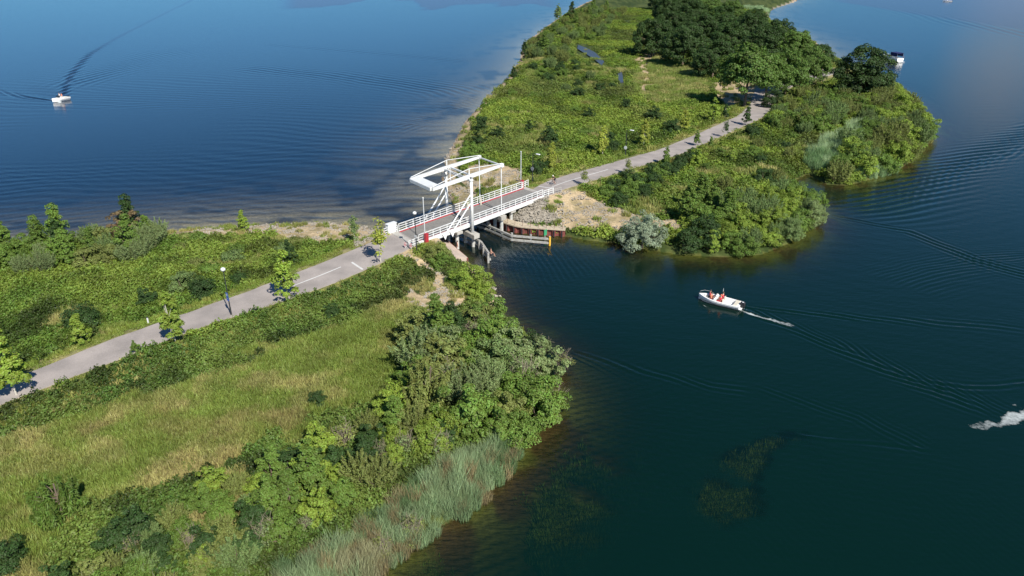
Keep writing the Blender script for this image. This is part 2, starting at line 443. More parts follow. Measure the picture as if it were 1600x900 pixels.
us = steps([(-1500, -200, 40), (-200, 0, 12), (0, 1600, 3.2), (1600, 1800, 12), (1800, 3200, 50)])
vs = steps([(1500, 960, 25), (960, 60, 3.2), (60, -20, 2.2), (-20, -60, 3), (-60, -77, 1)])
gx, gy = proj_grid(us, vs)
gs = sdist(gx, gy); gr = road_info(gx, gy)
gz = height(gx, gy, gs, gr)
W = weights(gx, gy, np.maximum(gz, 0), gs, gr[0])
n1 = fbm(gx, gy, 9, 5); n2 = fbm(gx, gy, 2.0, 6); n3 = fbm(gx, gy, 30, 8)
def mix(a, b, k): return a*(1-k[..., None])+b*k[..., None]
C_ = lambda *c: np.array(c)[None, None, :]*np.ones(gx.shape+(1,))
colr = mix(C_(.035, .055, .015), C_(.08, .10, .03), smooth(.35, .65, n2))
md = mix(C_(.13, .18, .04), C_(.28, .26, .11), smooth(.42, .72, n1*.5+n2*.5))
colr = np.where(W['meadow'][..., None], md, colr)
vg = mix(C_(.13, .15, .045), C_(.30, .26, .13), smooth(.4, .7, n2*.6+n1*.4))
colr = np.where(W['verge'][..., None], vg, colr)
sd = mix(C_(.44, .34, .21), C_(.27, .22, .12), smooth(.45, .7, n2))
colr = np.where(W['sand'][..., None], sd, colr)
gv = mix(C_(.30, .27, .22), C_(.17, .15, .12), smooth(.4, .65, fbm(gx, gy, .9, 66)))
colr = np.where(W['gravel'][..., None], gv, colr)
west = smooth(-6, 6, (gx-BO[0])*-.755+(gy-BO[1])*.656)[..., None]
beach = (gs > 0) & (gs < 1.5+1.2*n2) & (west[..., 0] > .5)
colr = np.where(beach[..., None] & ~W['reed'][..., None], mix(C_(.20, .15, .10), sd, smooth(0, .8, gs)), colr)
# lake bed: sand on the lake side, brown mud with weed by the reeds
bedw = mix(C_(.42, .35, .28), C_(.12, .10, .08), smooth(.52, .68, fbm(gx, gy, 7, 90)))
bede = mix(C_(.095, .060, .026), C_(.13, .13, .035), smooth(.42, .6, fbm(gx, gy, 4, 91)))
bed = bedw*west+bede*(1-west); bed = mix(bed, C_(.012, .03, .015), smooth(-1.2, -3.5, gz))
colr = np.where((gs <= 0)[..., None], bed, colr)
me = mesh_np('ground', np.stack([gx, gy, gz], -1).reshape(-1, 3), grid_quads(*gx.shape)[:, ::-1], smooth_=True)
ca = me.color_attributes.new('cover', 'FLOAT_COLOR', 'POINT')
ca.data.foreach_set('color', np.concatenate([colr, np.ones(gx.shape+(1,))], -1).astype(np.float32).ravel())
m, t, b = newmat('ground_cover'); L = t.links
at = N(t, 'ShaderNodeAttribute', attribute_name='cover')
ge = N(t, 'ShaderNodeNewGeometry'); no = N(t, 'ShaderNodeTexNoise'); no.inputs['Scale'].default_value = 2.2; no.inputs['Detail'].default_value = 9; no.inputs['Roughness'].default_value = .7
L.new(ge.outputs['Position'], no.inputs['Vector'])
mr = N(t, 'ShaderNodeMapRange'); mr.inputs[1].default_value = .3; mr.inputs[2].default_value = .7; mr.inputs[3].default_value = .6; mr.inputs[4].default_value = 1.35
L.new(no.outputs[0], mr.inputs[0])
vm = N(t, 'ShaderNodeVectorMath', operation='SCALE'); L.new(at.outputs['Color'], vm.inputs[0]); L.new(mr.outputs[0], vm.inputs['Scale'])
L.new(vm.outputs[0], b.inputs['Base Color']); b.inputs['Roughness'].default_value = .95; b.inputs['Specular IOR Level'].default_value = .1
bp = N(t, 'ShaderNodeBump'); bp.inputs['Strength'].default_value = .5; bp.inputs['Distance'].default_value = .15; L.new(no.outputs[0], bp.inputs['Height']); L.new(bp.outputs[0], b.inputs['Normal'])
me.materials.append(m)
tag(link('ground', me), kind='structure')

# ------------------------------------------------------------ water
us = steps([(-1500, -60, 30), (-60, 0, 6), (0, 1600, 1.9), (1600, 1660, 6), (1660, 3200, 40)])
vs = steps([(1500, 920, 20), (920, 500, 1.7), (500, 170, 1.2), (170, -10, .75), (-10, -60, 1.5), (-60, -79, .6)])
wx, wy = proj_grid(us, vs)
ws = sdist(wx, wy)
dist = np.hypot(wx, wy)
rowsp = np.abs(np.gradient(wy, axis=0))
def wave(dx, dy, lam, amp, ph=0, warp=6, seed=0):
    k = 2*math.pi/lam; n = math.hypot(dx, dy)
    q = (wx*dx+wy*dy)/n+(fbm(wx, wy, lam*7, seed, 2)-.5)*warp
    fade = smooth(2.2, 5, lam/rowsp)
    env = smooth(.3, .7, fbm(wx, wy, lam*11, seed+5, 2))
    return amp*np.sin(k*q+ph)*fade*env
lake = smooth(-25, 25, (wx-BO[0])*-.755+(wy-BO[1])*.656)          # the big lake to the left carries longer ripples
Z = np.zeros(wx.shape)
for i, (dx, dy, lam, amp) in enumerate([(.25, 1, 4.0, .022), (-.15, 1, 2.9, .024), (.5, 1, 2.3, .020), (-.55, 1, 1.9, .014), (.1, 1, 1.4, .013), (.9, .6, 1.1, .008), (-.9, .7, 1.3, .007)]):
    Z += wave(dx, dy, lam, amp, i*1.3, lam*2.4, 100+i*13)*(.35*lake+.10)*1.35
for i, (dx, dy, lam, amp) in enumerate([(.3, 1, .8, .0040), (1, .4, .6, .0026), (-.5, 1, .9, .0040)]):
    Z += wave(dx, dy, lam, amp, i*2.1, lam, 300+i*13)
FOAM = np.zeros(wx.shape)
def arm(pts, lam, amp, w0, w1, slant=.35, side=1, seed=0, decay=.5):
    """one arm of a boat's wake: a band of short crests beside a line from the boat backwards"""
    global Z
    pp = np.array([P(u, v) for u, v in pts]); L_ = 0; T = sum(np.linalg.norm(b-a) for a, b in zip(pp[:-1], pp[1:]))
    best = np.full(wx.shape, 1e9); sgn = np.zeros(wx.shape); al = np.zeros(wx.shape)
    for a, b in zip(pp[:-1], pp[1:]):
        d, t_ = seg_dist(wx, wy, a, b); ln = np.linalg.norm(b-a)
        c = ((b[0]-a[0])*(wy-a[1])-(b[1]-a[1])*(wx-a[0]))/ln
        m_ = d < best
        best = np.where(m_, d, best); sgn = np.where(m_, c, sgn); al = np.where(m_, L_+t_*ln, al); L_ += ln
    k = al/T; wd = w0+(w1-w0)*k
    g = np.exp(-(best/wd)**2)*(1-decay*k)*smooth(1.0, .9, k)
    ph = 2*math.pi*(sgn*side+slant*al+(fbm(wx, wy, lam*8, seed, 2)-.5)*lam*1.6)/lam
    Z += amp*1.6*g*np.sin(ph)*smooth(1.4, 3, lam/rowsp*1.5)
arm([(1157, 479), (1260, 490), (1400, 502), (1620, 514)], .85, .042, .35, 1.5, .14, 1, 1)
arm([(1157, 484), (1230, 512), (1330, 556), (1430, 600), (1560, 650)], .85, .050, .35, 1.7, -.16, 1, 2)
arm([(1180, 486), (1300, 530), (1420, 585), (1600, 655)], .7, .03, .6, 1.8, .25, 1, 12)
arm([(1640, 190), (1560, 228), (1470, 268), (1400, 318), (1340, 350)], 2.1, .075, 3.0, 7.0, .42, 1, 3, .5)
arm([(1640, 222), (1500, 262), (1400, 320)], 1.3, .045, 1.5, 4.5, -.25, 1, 33, .5)
arm([(1310, 338), (1420, 362), (1520, 405), (1640, 440)], 1.1, .040, .8, 2.2, -.12, 1, 4, .2)
arm([(1640, 395), (1530, 405), (1450, 425), (1400, 450)], .8, .022, 2.5, 5.0, .1, 1, 44, .3)
arm([(905, 552), (1000, 580), (1110, 603), (1180, 612)], .8, .030, .5, 1.2, .12, 1, 5, .3)
arm([(1200, 610), (1290, 640), (1340, 652), (1460, 705)], .7, .018, .8, 1.6, .1, 1, 6, .3)
arm([(1255, 680), (1330, 690), (1460, 705)], .8, .024, .3, .5, .0, 1, 7, .3)
arm([(1630, 590), (1560, 604), (1510, 606), (1440, 600)], .9, .03, .5, 1.2, .15, 1, 8, .3)
arm([(97, 156), (108, 120), (140, 84), (200, 52), (300, 0), (330, -14)], 2.6, .12, 1.2, 4.0, .3, 1, 9, .1)
arm([(92, 158), (40, 152), (-30, 138), (-150, 118)], 2.2, .10, 1.0, 2.5, .15, 1, 10, .3)
arm([(120, 130), (200, 100), (300, 70)], 3.2, .045, 7, 16, .3, 1, 13, .4)
arm([(420, 70), (600, 84), (720, 95), (790, 92)], 3.4, .045, 4, 7, .12, 1, 11, .2)
arm([(400, 108), (560, 122), (700, 140), (740, 150)], 3.0, .040, 7, 12, .15, 1, 14, .2)
arm([(640, 195), (690, 175), (760, 150)], 2.0, .05, 4, 7, .5, 1, 15, .2)
arm([(1640, 60), (1500, 36), (1340, 6)], 6, .08, 10, 14, .2, 1, 16, .2)
arm([(790, 372), (840, 400), (900, 440)], .8, .020, 3.0, 7.0, .3, 1, 17, .4)
shore = smooth(0, -3, ws)
Z *= .25+.75*shore
def streak(pts, w0, w1, dens, seed):
    global FOAM
    pp = np.array([P(u, v) for u, v in pts]); T = len(pp)-1; r = np.zeros(wx.shape)
    for i, (a, b) in enumerate(zip(pp[:-1], pp[1:])):
        d, t_ = seg_dist(wx, wy, a, b); k = (i+t_)/T; wd = w0+(w1-w0)*k
        d = d+(fbm(wx, wy, .9, seed)-.5)*wd*1.8
        r = np.maximum(r, smooth(wd, wd*.15, d)*(1-(1-dens)*k)*smooth(1, .8, k))
    FOAM = np.maximum(FOAM, r)
streak([(1156, 484), (1180, 493), (1210, 502), (1262, 512)], .24, .75, .55, 21)
streak([(1156, 480), (1170, 484), (1190, 492)], .15, .3, .3, 26)
streak([(1640, 622), (1600, 648), (1560, 664), (1525, 666), (1480, 656)], 1.5, .5, .35, 22)
streak([(94, 160), (84, 156), (76, 156)], .9, .7, .5, 23)
streak([(100, 160), (106, 160)], .6, .4, .5, 24)
streak([(1094, 474), (1105, 480), (1120, 486)], .10, .08, .4, 25)
inlet = np.clip(-ws, 0, 60)
wcol_w = smooth(-25, 25, (wx-BO[0])*-.755+(wy-BO[1])*.656)
slope_w = .24-.18*smooth(-6, 6, (wx-BO[0])*-.755+(wy-BO[1])*.656)
WEED = [(905, 775, 75, 60), (868, 825, 70, 45), (1180, 715, 125, 50), (1130, 775, 80, 50), (655, 890, 40, 25), (640, 850, 60, 30)]
depth = np.clip(np.where(ws < 0, np.maximum(-ws*slope_w+.05, .02), 0.02), 0, 6)
uu_, vv_ = Q(wx, wy, 0*wx); wk_ = np.zeros(wx.shape)
for cu, cv, ru, rv in WEED: wk_ = np.maximum(wk_, smooth(1.1, .4, np.hypot((uu_-cu)/ru, (vv_-cv)/rv)+(fbm(wx, wy, 3.2, 505)-.45)*2.2))
depth = depth*(1-wk_)+np.minimum(depth, .95)*wk_
ruf = np.zeros(wx.shape)
nzx = fbm(wx, wy*.4, 55, 515, 5)
wl_ = 15+34*(nzx-.5)*2*.9; ruf = smooth(1.5, -1.5, vv_-wl_)*smooth(425, 470, uu_)*smooth(900, 840, uu_)
wr_ = (uu_-1280)*.14+10*(fbm(wx, wy*.4, 80, 517, 4)-.5); ruf = np.maximum(ruf, .8*smooth(1.5, -1.5, vv_-wr_)*smooth(1270, 1330, uu_))
for pts, w0, w1, am in (([(97, 154), (108, 122), (122, 100), (160, 72), (185, 58), (240, 30), (300, 0), (340, -16)], .9, 1.9, .9), ([(88, 158), (60, 155), (20, 147), (-40, 136)], .8, 1.6, .9), ([(90, 152), (74, 144), (56, 135)], 2.5, 4, .55)):
    pp_ = [P(*q) for q in pts]
    for i_, (a_, b_) in enumerate(zip(pp_[:-1], pp_[1:])):
        d_, t_ = seg_dist(wx, wy, a_, b_); k_ = (i_+t_)/(len(pp_)-1); wd_ = (w0+(w1-w0)*k_)*(.5+fbm(wx, wy, 9, 530))
        ruf = np.maximum(ruf, am*smooth(wd_, wd_*.4, d_)*(1-.35*k_))
me = mesh_np('water', np.stack([wx, wy, Z], -1).reshape(-1, 3), grid_quads(*wx.shape)[:, ::-1], smooth_=True)
for nme, arr in (('depth', depth), ('foam', FOAM), ('lake', wcol_w), ('ruffle', ruf)):
    a_ = me.attributes.new(nme, 'FLOAT', 'POINT'); a_.data.foreach_set('value', arr.astype(np.float32).ravel())
m = bpy.data.materials.new('lake_water'); m.use_nodes = True; t = m.node_tree; L = t.links; t.nodes.clear()
out = N(t, 'ShaderNodeOutputMaterial')
ad = N(t, 'ShaderNodeAttribute', attribute_name='depth'); af = N(t, 'ShaderNodeAttribute', attribute_name='foam'); al_ = N(t, 'ShaderNodeAttribute', attribute_name='lake')
ge = N(t, 'ShaderNodeNewGeometry')
nz = N(t, 'ShaderNodeTexNoise'); nz.inputs['Scale'].default_value = 1.6; nz.inputs['Detail'].default_value = 5; nz.inputs['Roughness'].default_value = .6
mp = N(t, 'ShaderNodeMapping'); mp.inputs['Scale'].default_value = (.5, 1.6, 1); L.new(ge.outputs['Position'], mp.inputs['Vector']); L.new(mp.outputs[0], nz.inputs['Vector'])
bp = N(t, 'ShaderNodeBump'); bp.inputs['Strength'].default_value = .6; bp.inputs['Distance'].default_value = .04; L.new(nz.outputs[0], bp.inputs['Height'])
fr = N(t, 'ShaderNodeFresnel'); fr.inputs['IOR'].default_value = 1.333; L.new(bp.outputs[0], fr.inputs['Normal'])
gl = N(t, 'ShaderNodeBsdfGlossy'); 
ar = N(t, 'ShaderNodeAttribute', attribute_name='ruffle'); rm = N(t, 'ShaderNodeMapRange'); rm.inputs[3].default_value = .10; rm.inputs[4].default_value = .27; L.new(ar.outputs['Fac'], rm.inputs[0]); L.new(rm.outputs[0], gl.inputs['Roughness'])
gl.inputs['Color'].default_value = (1, 1, 1, 1); L.new(bp.outputs[0], gl.inputs['Normal'])
tr = N(t, 'ShaderNodeBsdfTransparent'); tr.inputs[0].default_value = (.90, .94, .82, 1)
df = N(t, 'ShaderNodeBsdfDiffuse')
cm = N(t, 'ShaderNodeMix', data_type='RGBA'); cm.inputs[6].default_value = (.0012, .0128, .0088, 1); cm.inputs[7].default_value = (.0008, .0115, .031, 1); L.new(al_.outputs['Fac'], cm.inputs[0])
L.new(cm.outputs[2], df.inputs[0])
# turbidity: body colour takes over with depth
mm = N(t, 'ShaderNodeMath', operation='MULTIPLY'); mm.inputs[1].default_value = -1.0; L.new(ad.outputs['Fac'], mm.inputs[0])
ex = N(t, 'ShaderNodeMath', operation='EXPONENT'); L.new(mm.outputs[0], ex.inputs[0])
sb = N(t, 'ShaderNodeMath', operation='SUBTRACT'); sb.inputs[0].default_value = 1.0; L.new(ex.outputs[0], sb.inputs[1])
mb = N(t, 'ShaderNodeMixShader'); L.new(sb.outputs[0], mb.inputs[0]); L.new(tr.outputs[0], mb.inputs[1]); L.new(df.outputs[0], mb.inputs[2])
ms = N(t, 'ShaderNodeMixShader'); L.new(fr.outputs[0], ms.inputs[0]); L.new(mb.outputs[0], ms.inputs[1]); L.new(gl.outputs[0], ms.inputs[2])
fd = N(t, 'ShaderNodeBsdfDiffuse'); fd.inputs[0].default_value = (.7, .75, .74, 1)
fn = N(t, 'ShaderNodeTexNoise'); fn.inputs['Scale'].default_value = 2.4; fn.inputs['Detail'].default_value = 8; fn.inputs['Roughness'].default_value = .75; L.new(ge.outputs['Position'], fn.inputs['Vector'])
fm = N(t, 'ShaderNodeMath', operation='ADD'); L.new(af.outputs['Fac'], fm.inputs[0]); L.new(fn.outputs[0], fm.inputs[1])
fr2 = N(t, 'ShaderNodeMapRange'); fr2.inputs[1].default_value = .95; fr2.inputs[2].default_value = 1.7; L.new(fm.outputs[0], fr2.inputs[0])
fg = N(t, 'ShaderNodeMath', operation='GREATER_THAN'); fg.inputs[1].default_value = .01; L.new(af.outputs['Fac'], fg.inputs[0])
fx = N(t, 'ShaderNodeMath', operation='MULTIPLY'); L.new(fr2.outputs[0], fx.inputs[0]); L.new(fg.outputs[0], fx.inputs[1])
mf = N(t, 'ShaderNodeMixShader'); L.new(fx.outputs[0], mf.inputs[0]); L.new(ms.outputs[0], mf.inputs[1]); L.new(fd.outputs[0], mf.inputs[2])
L.new(mf.outputs[0], out.inputs[0])
me.materials.append(m)
tag(link('water', me), kind='structure')

# small ponds on the island, lying in the reeds
for pts in ([(903, 70), (915, 74), (930, 82), (944, 96), (940, 102), (928, 92), (912, 82), (902, 76)], [(965, 112), (972, 112), (974, 128), (967, 130)]):
    w_ = [P(u, v, 1.6) for u, v in pts]
    zt = max(float(np.max(height(np.array([p[0] for p in w_]), np.array([p[1] for p in w_]))))+.25, 1.6)
    w_ = [P(u, v, zt) for u, v in pts]
    pm = MB().prism(w_, zt-.3, zt)
    mp_, t2, b2 = newmat('pond_water'); b2.inputs['Base Color'].default_value = (.05, .055, .06, 1); b2.inputs['Roughness'].default_value = .35
    tag(pm.build('pond', mp_), kind='structure')

# ------------------------------------------------------------ road
def asphalt():
    m, t, b = newmat('road_asphalt'); L = t.links
    ge = N(t, 'ShaderNodeNewGeometry')
    a = N(t, 'ShaderNodeTexNoise'); a.inputs['Scale'].default_value = .35; a.inputs['Detail'].default_value = 6
    c = N(t, 'ShaderNodeTexNoise'); c.inputs['Scale'].default_value = 9; c.inputs['Detail'].default_value = 4
    L.new(ge.outputs['Position'], a.inputs[0]); L.new(ge.outputs['Position'], c.inputs[0])
    r = N(t, 'ShaderNodeValToRGB'); r.color_ramp.elements[0].position = .35; r.color_ramp.elements[1].position = .68
    r.color_ramp.elements[0].color = (.265, .235, .215, 1); r.color_ramp.elements[1].color = (.375, .33, .30, 1)
    L.new(a.outputs[0], r.inputs[0])
    mr = N(t, 'ShaderNodeMapRange'); mr.inputs[1].default_value = .3; mr.inputs[2].default_value = .7; mr.inputs[3].default_value = .88; mr.inputs[4].default_value = 1.1; L.new(c.outputs[0], mr.inputs[0])
    vm = N(t, 'ShaderNodeVectorMath', operation='SCALE'); L.new(r.outputs[0], vm.inputs[0]); L.new(mr.outputs[0], vm.inputs['Scale']); L.new(vm.outputs[0], b.inputs['Base Color'])
    b.inputs['Roughness'].default_value = .9
    return m
ma = asphalt()
def ribbon(name, rows, offs, zoff, mat, thick=.0):
    """strip between two lateral fractions of the road"""
    vs_ = []; n = len(rows)
    for r in rows:
        a = np.array([r[0], r[1]]); b_ = np.array([r[2], r[3]])
        for f in offs:
            p = a+(b_-a)*f; vs_.append((p[0], p[1], r[4]+zoff))
    k = len(offs)
    q = [(i*k+j, i*k+j+1, (i+1)*k+j+1, (i+1)*k+j) for i in range(n-1) for j in range(k-1)]
    if thick:
        o_ = len(vs_); vs_ += [(x, y, z-thick) for x, y, z in vs_]
        for i in range(n-1):
            q += [(i*k, (i+1)*k, o_+(i+1)*k, o_+i*k), (i*k+k-1, o_+i*k+k-1, o_+(i+1)*k+k-1, (i+1)*k+k-1)]
    return mesh_np(name, vs_, np.array(q)[:, ::-1] if True else q, mat=mat)
def wob(r, seed):
    r = r.copy(); e = (fbm(r[:, 0], r[:, 1], 1.6, seed)-.5)*.28; d = (r[:, 2:4]-r[:, 0:2]); d /= np.linalg.norm(d, axis=1)[:, None]
    e2_ = (fbm(r[:, 2], r[:, 3], 1.6, seed+9)-.5)*.28
    k = np.minimum(np.arange(len(r)), np.arange(len(r))[::-1]); kk = np.clip(k/3, 0, 1)
    r[:, 0:2] += d*(e*kk)[:, None]; r[:, 2:4] += d*(e2_*kk)[:, None]; return r
for i, r in enumerate(ROADS):
    tag(link('road', ribbon('road', wob(r, 50+i*20), np.linspace(0, 1, 5), 0.03, ma, .3)), kind='structure')
def rowrange(r, s0, s1):
    d = np.concatenate([[0], np.cumsum(np.hypot(*(np.diff((r[:, :2]+r[:, 2:4])/2, axis=0).T)))]); return r[(d >= s0) & (d <= s1)], d[-1]
# centre lines and give-way lines
_, L1 = rowrange(e1, 0, 0)
mk = ribbon('road_marking', rowrange(e1, L1-19.0, L1-11.0)[0], [.484, .516], .036, M['marking']); tag(link('road_marking', mk), kind='structure')
mk = ribbon('road_marking', rowrange(e2, 4.0, 21.0)[0], [.482, .518], .036, M['marking']); tag(link('road_marking', mk), kind='structure')
def crossline(r, d0, f0, f1):
    d_ = np.concatenate([[0], np.cumsum(np.hypot(*(np.diff((r[:, :2]+r[:, 2:4])/2, axis=0).T)))]); i_ = int(np.searchsorted(d_, d0)); rr = r[i_:i_+2].copy()
    k = .30/np.hypot(*(rr[1, :2]-rr[0, :2])); rr[1] = rr[0]+(rr[1]-rr[0])*k
    tag(link('road_marking', ribbon('road_marking', rr, [f0, f1], .038, M['marking'])), kind='structure')
crossline(e1, L1-10.5, .5, .97); crossline(e2, 3.4, .03, .5)
# ------------------------------------------------------------ the drawbridge
def B3(s, t, z):
    p = BW(s, t); return (float(p[0]), float(p[1]), z)
AXV = Vector((AX[0], AX[1], 0)); RZ = math.atan2(AX[1], AX[0])
DZ = 3.2; SK = .2
br = thing('drawbridge', 'white lift bridge with a raised balance frame carrying the road over the channel', 'bridge', B3(9.9, 0, 0))
bo = Vector(B3(9.9, 0, 0))
class BB(MB):
    """MB in bridge coordinates"""
    def bx(s_, a, b_, w, h=None): return s_.bar(Vector(B3(*a))-bo, Vector(B3(*b_))-bo, w, h)
    def tb(s_, pts, r_, n=10): return s_.tube([Vector(B3(*p))-bo for p in pts], r_, n)
    def slab(s_, s0, s1, t0, t1, z0, z1):
        q = [Vector(B3(a, b_, 0))-bo for a, b_ in ((s0, t0), (s1, t0), (s1, t1), (s0, t1))]
        return s_.prism([(p.x, p.y) for p in q], z0, z1)
def bpart(mb, name, mat, parent=br, **k): return mb.build(name, mat, parent, **k)
bpart(BB().slab(.3, 10.0, -2.35, 2.35, DZ-.32, DZ-.02), 'deck', M['asphalt_deck'])
bpart(BB().slab(10.06, 16.5, -2.35, 2.35, DZ-.30, DZ), 'deck', M['asphalt_deck'])
bpart(BB().slab(16.56, 26.3, -2.35, 2.35, DZ-.32, DZ-.02), 'deck', M['asphalt_deck'])
bpart(BB().slab(9.97, 10.12, -2.3, 2.3, DZ-.1, DZ+.012), 'deck_joint', M['joint']); bpart(BB().slab(16.42, 16.6, -2.3, 2.3, DZ-.1, DZ+.012), 'deck_joint', M['joint'])
for sd in (-1, 1):
    bpart(BB().slab(.3, 26.3, *sorted((sd*2.38, sd*2.72)), DZ-.42, DZ+.10), 'edge_beam', M['white'])
    bpart(BB().slab(.3, 26.3, *sorted((sd*2.24, sd*2.36)), DZ-.05, DZ+.10), 'kerb', M['red'])
    rl = bpart(BB().bx((.3, sd*2.55, DZ+1.08), (26.2, sd*2.55, DZ+1.08), .09, .08), 'railing', M['white'])
    def sub(mb, name, mat): return mb.build(name, mat, rl)
    for zz in (.42, .75): sub(BB().bx((.3, sd*2.55, DZ+zz), (26.2, sd*2.55, DZ+zz), .06, .07), 'rail', M['white'])
    s_ = .34
    while s_ < 26.3:
        sub(BB().bx((s_, sd*2.55, DZ+.02), (s_, sd*2.55, DZ+1.12), .075), 'post', M['white']); s_ += 1.29
for s_ in (2.5, 6, 12, 14.5, 19, 22.5):
    bpart(BB().bx((s_, -2.35, DZ-.55), (s_, 2.35, DZ-.55), .2, .35), 'cross_girder', M['grey'])
for t_ in (-1.5, 0, 1.5): bpart(BB().bx((.4, t_, DZ-.5), (26.2, t_, DZ-.5), .18, .32), 'girder', M['grey'])
# portal
PS = 9.9
for sd in (-1, 1):
    c_ = bpart(BB().tb([(PS, sd*3.12, 1.9), (PS, sd*3.12, 9.6)], [.235, .20], 12), 'column', M['white'], smooth_=True)
    BB().tb([(PS, sd*3.12, 9.5), (PS, sd*3.12, 9.75)], [.30, .30], 12).build('column_head', M['white'], c_)
    BB().bx((PS, sd*3.35, 9.95), (PS, sd*2.5, 9.95), .16, .16).build('pivot_bearing', M['grey'], c_)
    # curved knee bracket under the beam
    kb = BB(); pr = None
    for k in range(7):
        a = math.pi/2*k/6; q = (PS+.15-1.0*(1-math.cos(a))*-1*-1, sd*3.0, 8.2+1.25*math.sin(a))
        q = (PS+.2, sd*(3.0-1.0*(1-math.cos(a))), 8.2+1.25*math.sin(a))
        if pr: kb.bx(pr, q, .16, .10)
        pr = q
    kb.build('knee_bracket', M['white'], c_)
    bpart(BB().tb([(PS-.1, sd*3.0, 7.55), (4.9, sd*2.85, DZ-.1)], .10, 8), 'brace', M['white'])
    bpart(BB().tb([(PS-.1, sd*3.0, 6.35), (6.3, sd*2.85, DZ-.1)], .10, 8), 'brace', M['white'])
    for s0 in (4.9, 6.3):
        q = [Vector(B3(s0+a, sd*2.80, 0))-bo for a in (-.55, .45)]
        gp = BB(); n_ = Vector(B3(0, sd*.12, 0))-Vector(B3(0, 0, 0))
        A_, B_ = q; gp.add([(A_.x, A_.y, DZ+.05), (B_.x, B_.y, DZ+.05), ((A_.x+B_.x)/2, (A_.y+B_.y)/2, DZ-.85), (A_.x+n_.x, A_.y+n_.y, DZ+.05), (B_.x+n_.x, B_.y+n_.y, DZ+.05), ((A_.x+B_.x)/2+n_.x, (A_.y+B_.y)/2+n_.y, DZ-.85)],
                            [(0, 1, 2), (5, 4, 3), (0, 3, 4, 1), (1, 4, 5, 2), (2, 5, 3, 0)])
        bpart(gp, 'gusset_plate', M['white'])
bpart(BB().bx((PS+.2, -3.0, 9.42), (PS+.2, 3.0, 9.42), .22, .26), 'portal_beam', M['white'])
bpart(BB().tb([(PS-.35, 2.95, 9.05), (PS-.65, 2.95, 9.05)], .34, 14), 'gear_housing', M['grey'])
# balance frame, tipping over the column heads
def bz_(s): return 10.02+(s-PS)*.028
bf = None
for sd in (-1, 1):
    pts = [(3.0, .19), (PS, .26), (16.7, .15)]
    mb = BB(); vs = []
    for s0, hh in pts:
        for dt in (-.16, .16):
            for dz in (-hh, hh): v_ = Vector(B3(s0, sd*2.72+dt, bz_(s0)+dz))-bo; vs.append(v_)
    fs = []
    for i in range(2):
        o_ = i*4; fs += [(o_, o_+1, o_+5, o_+4), (o_+2, o_+6, o_+7, o_+3), (o_+1, o_+3, o_+7, o_+5), (o_, o_+4, o_+6, o_+2)]
    fs += [(0, 2, 3, 1), (8, 9, 11, 10)]
    mb.add(vs, fs)
    b1 = bpart(mb, 'balance_beam', M['white'])
    BB().bx((PS, sd*2.72, bz_(PS)+.3), (PS, sd*2.72, bz_(PS)+1.12), .14).build('king_post', M['white'], b1)
    BB().tb([(3.1, sd*2.72, bz_(3)+.3), (PS, sd*2.72, bz_(PS)+1.08), (16.6, sd*2.72, bz_(16.7)+.25)], .055, 6).build('tie_rod', M['white'], b1)
    bpart(BB().tb([(16.45, sd*2.66, bz_(16.5)-.1), (16.45, sd*2.66, DZ+.1)], .07, 8), 'hanger_rod', M['white'])
    BB().bx((16.25, sd*2.72, bz_(16.5)), (16.75, sd*2.72, bz_(16.5)), .44, .5).build('beam_end', M['white'], b1)
bpart(BB().slab(2.75, 4.45, -2.56, 2.56, bz_(3.5)-.27, bz_(3.5)+.22), 'counterweight', M['white'], bevel=.04)
for s0, h_ in ((16.45, .16), (PS+.45, .2), (PS-.6, .16)): bpart(BB().bx((s0, -2.6, bz_(s0)), (s0, 2.6, bz_(s0)), h_, h_), 'cross_beam', M['white'])
bpart(BB().bx((PS+.5, 2.6, bz_(PS)), (6.4, -2.6, bz_(6.4)), .1, .1), 'diagonal', M['white']); bpart(BB().bx((PS-.5, 2.6, bz_(PS)), (8.6, -2.6, bz_(8.6)), .1, .1), 'diagonal', M['white'])
# piers
for s0, t0, t1, zc, ts in ((PS, -4.2, 4.1, 1.75, (-3.3, -1.4, 1.4, 3.3)), (16.6, -3.1, 3.1, 2.35, (-2.5, -.9, .9, 2.5)), (7.6, -3, 3, 2.55, (-2.2, .0, 2.2)), (19.2, -2.6, 2.6, 2.5, (-2.0, 0, 2.0))):
    hh = .32 if s0 in (PS, 16.6) else .18
    pc = bpart(BB().slab(s0-.55, s0+.55, t0, t1, zc-hh, zc+hh), 'pier_cap', M['concrete'], bevel=.03)
    for q in ts: BB().tb([(s0, q, -4), (s0, q, zc-hh+.02)], .25, 12).build('pile', M['pile'], pc, smooth_=False)
bpart(BB().slab(-.8, .28, -2.9, 2.9, 0, DZ-.03), 'abutment', M['concrete']); bpart(BB().slab(26.32, 27.3, -2.9, 2.9, .5, DZ-.05), 'abutment', M['concrete'])
for s0, t0 in ((16.0, 1.9), (13.2, 1.9)):
    bpart(BB().tb([(s0, t0-.0, DZ), (s0, t0, DZ+1.15)], .11, 10), 'guide_post', M['cream'])

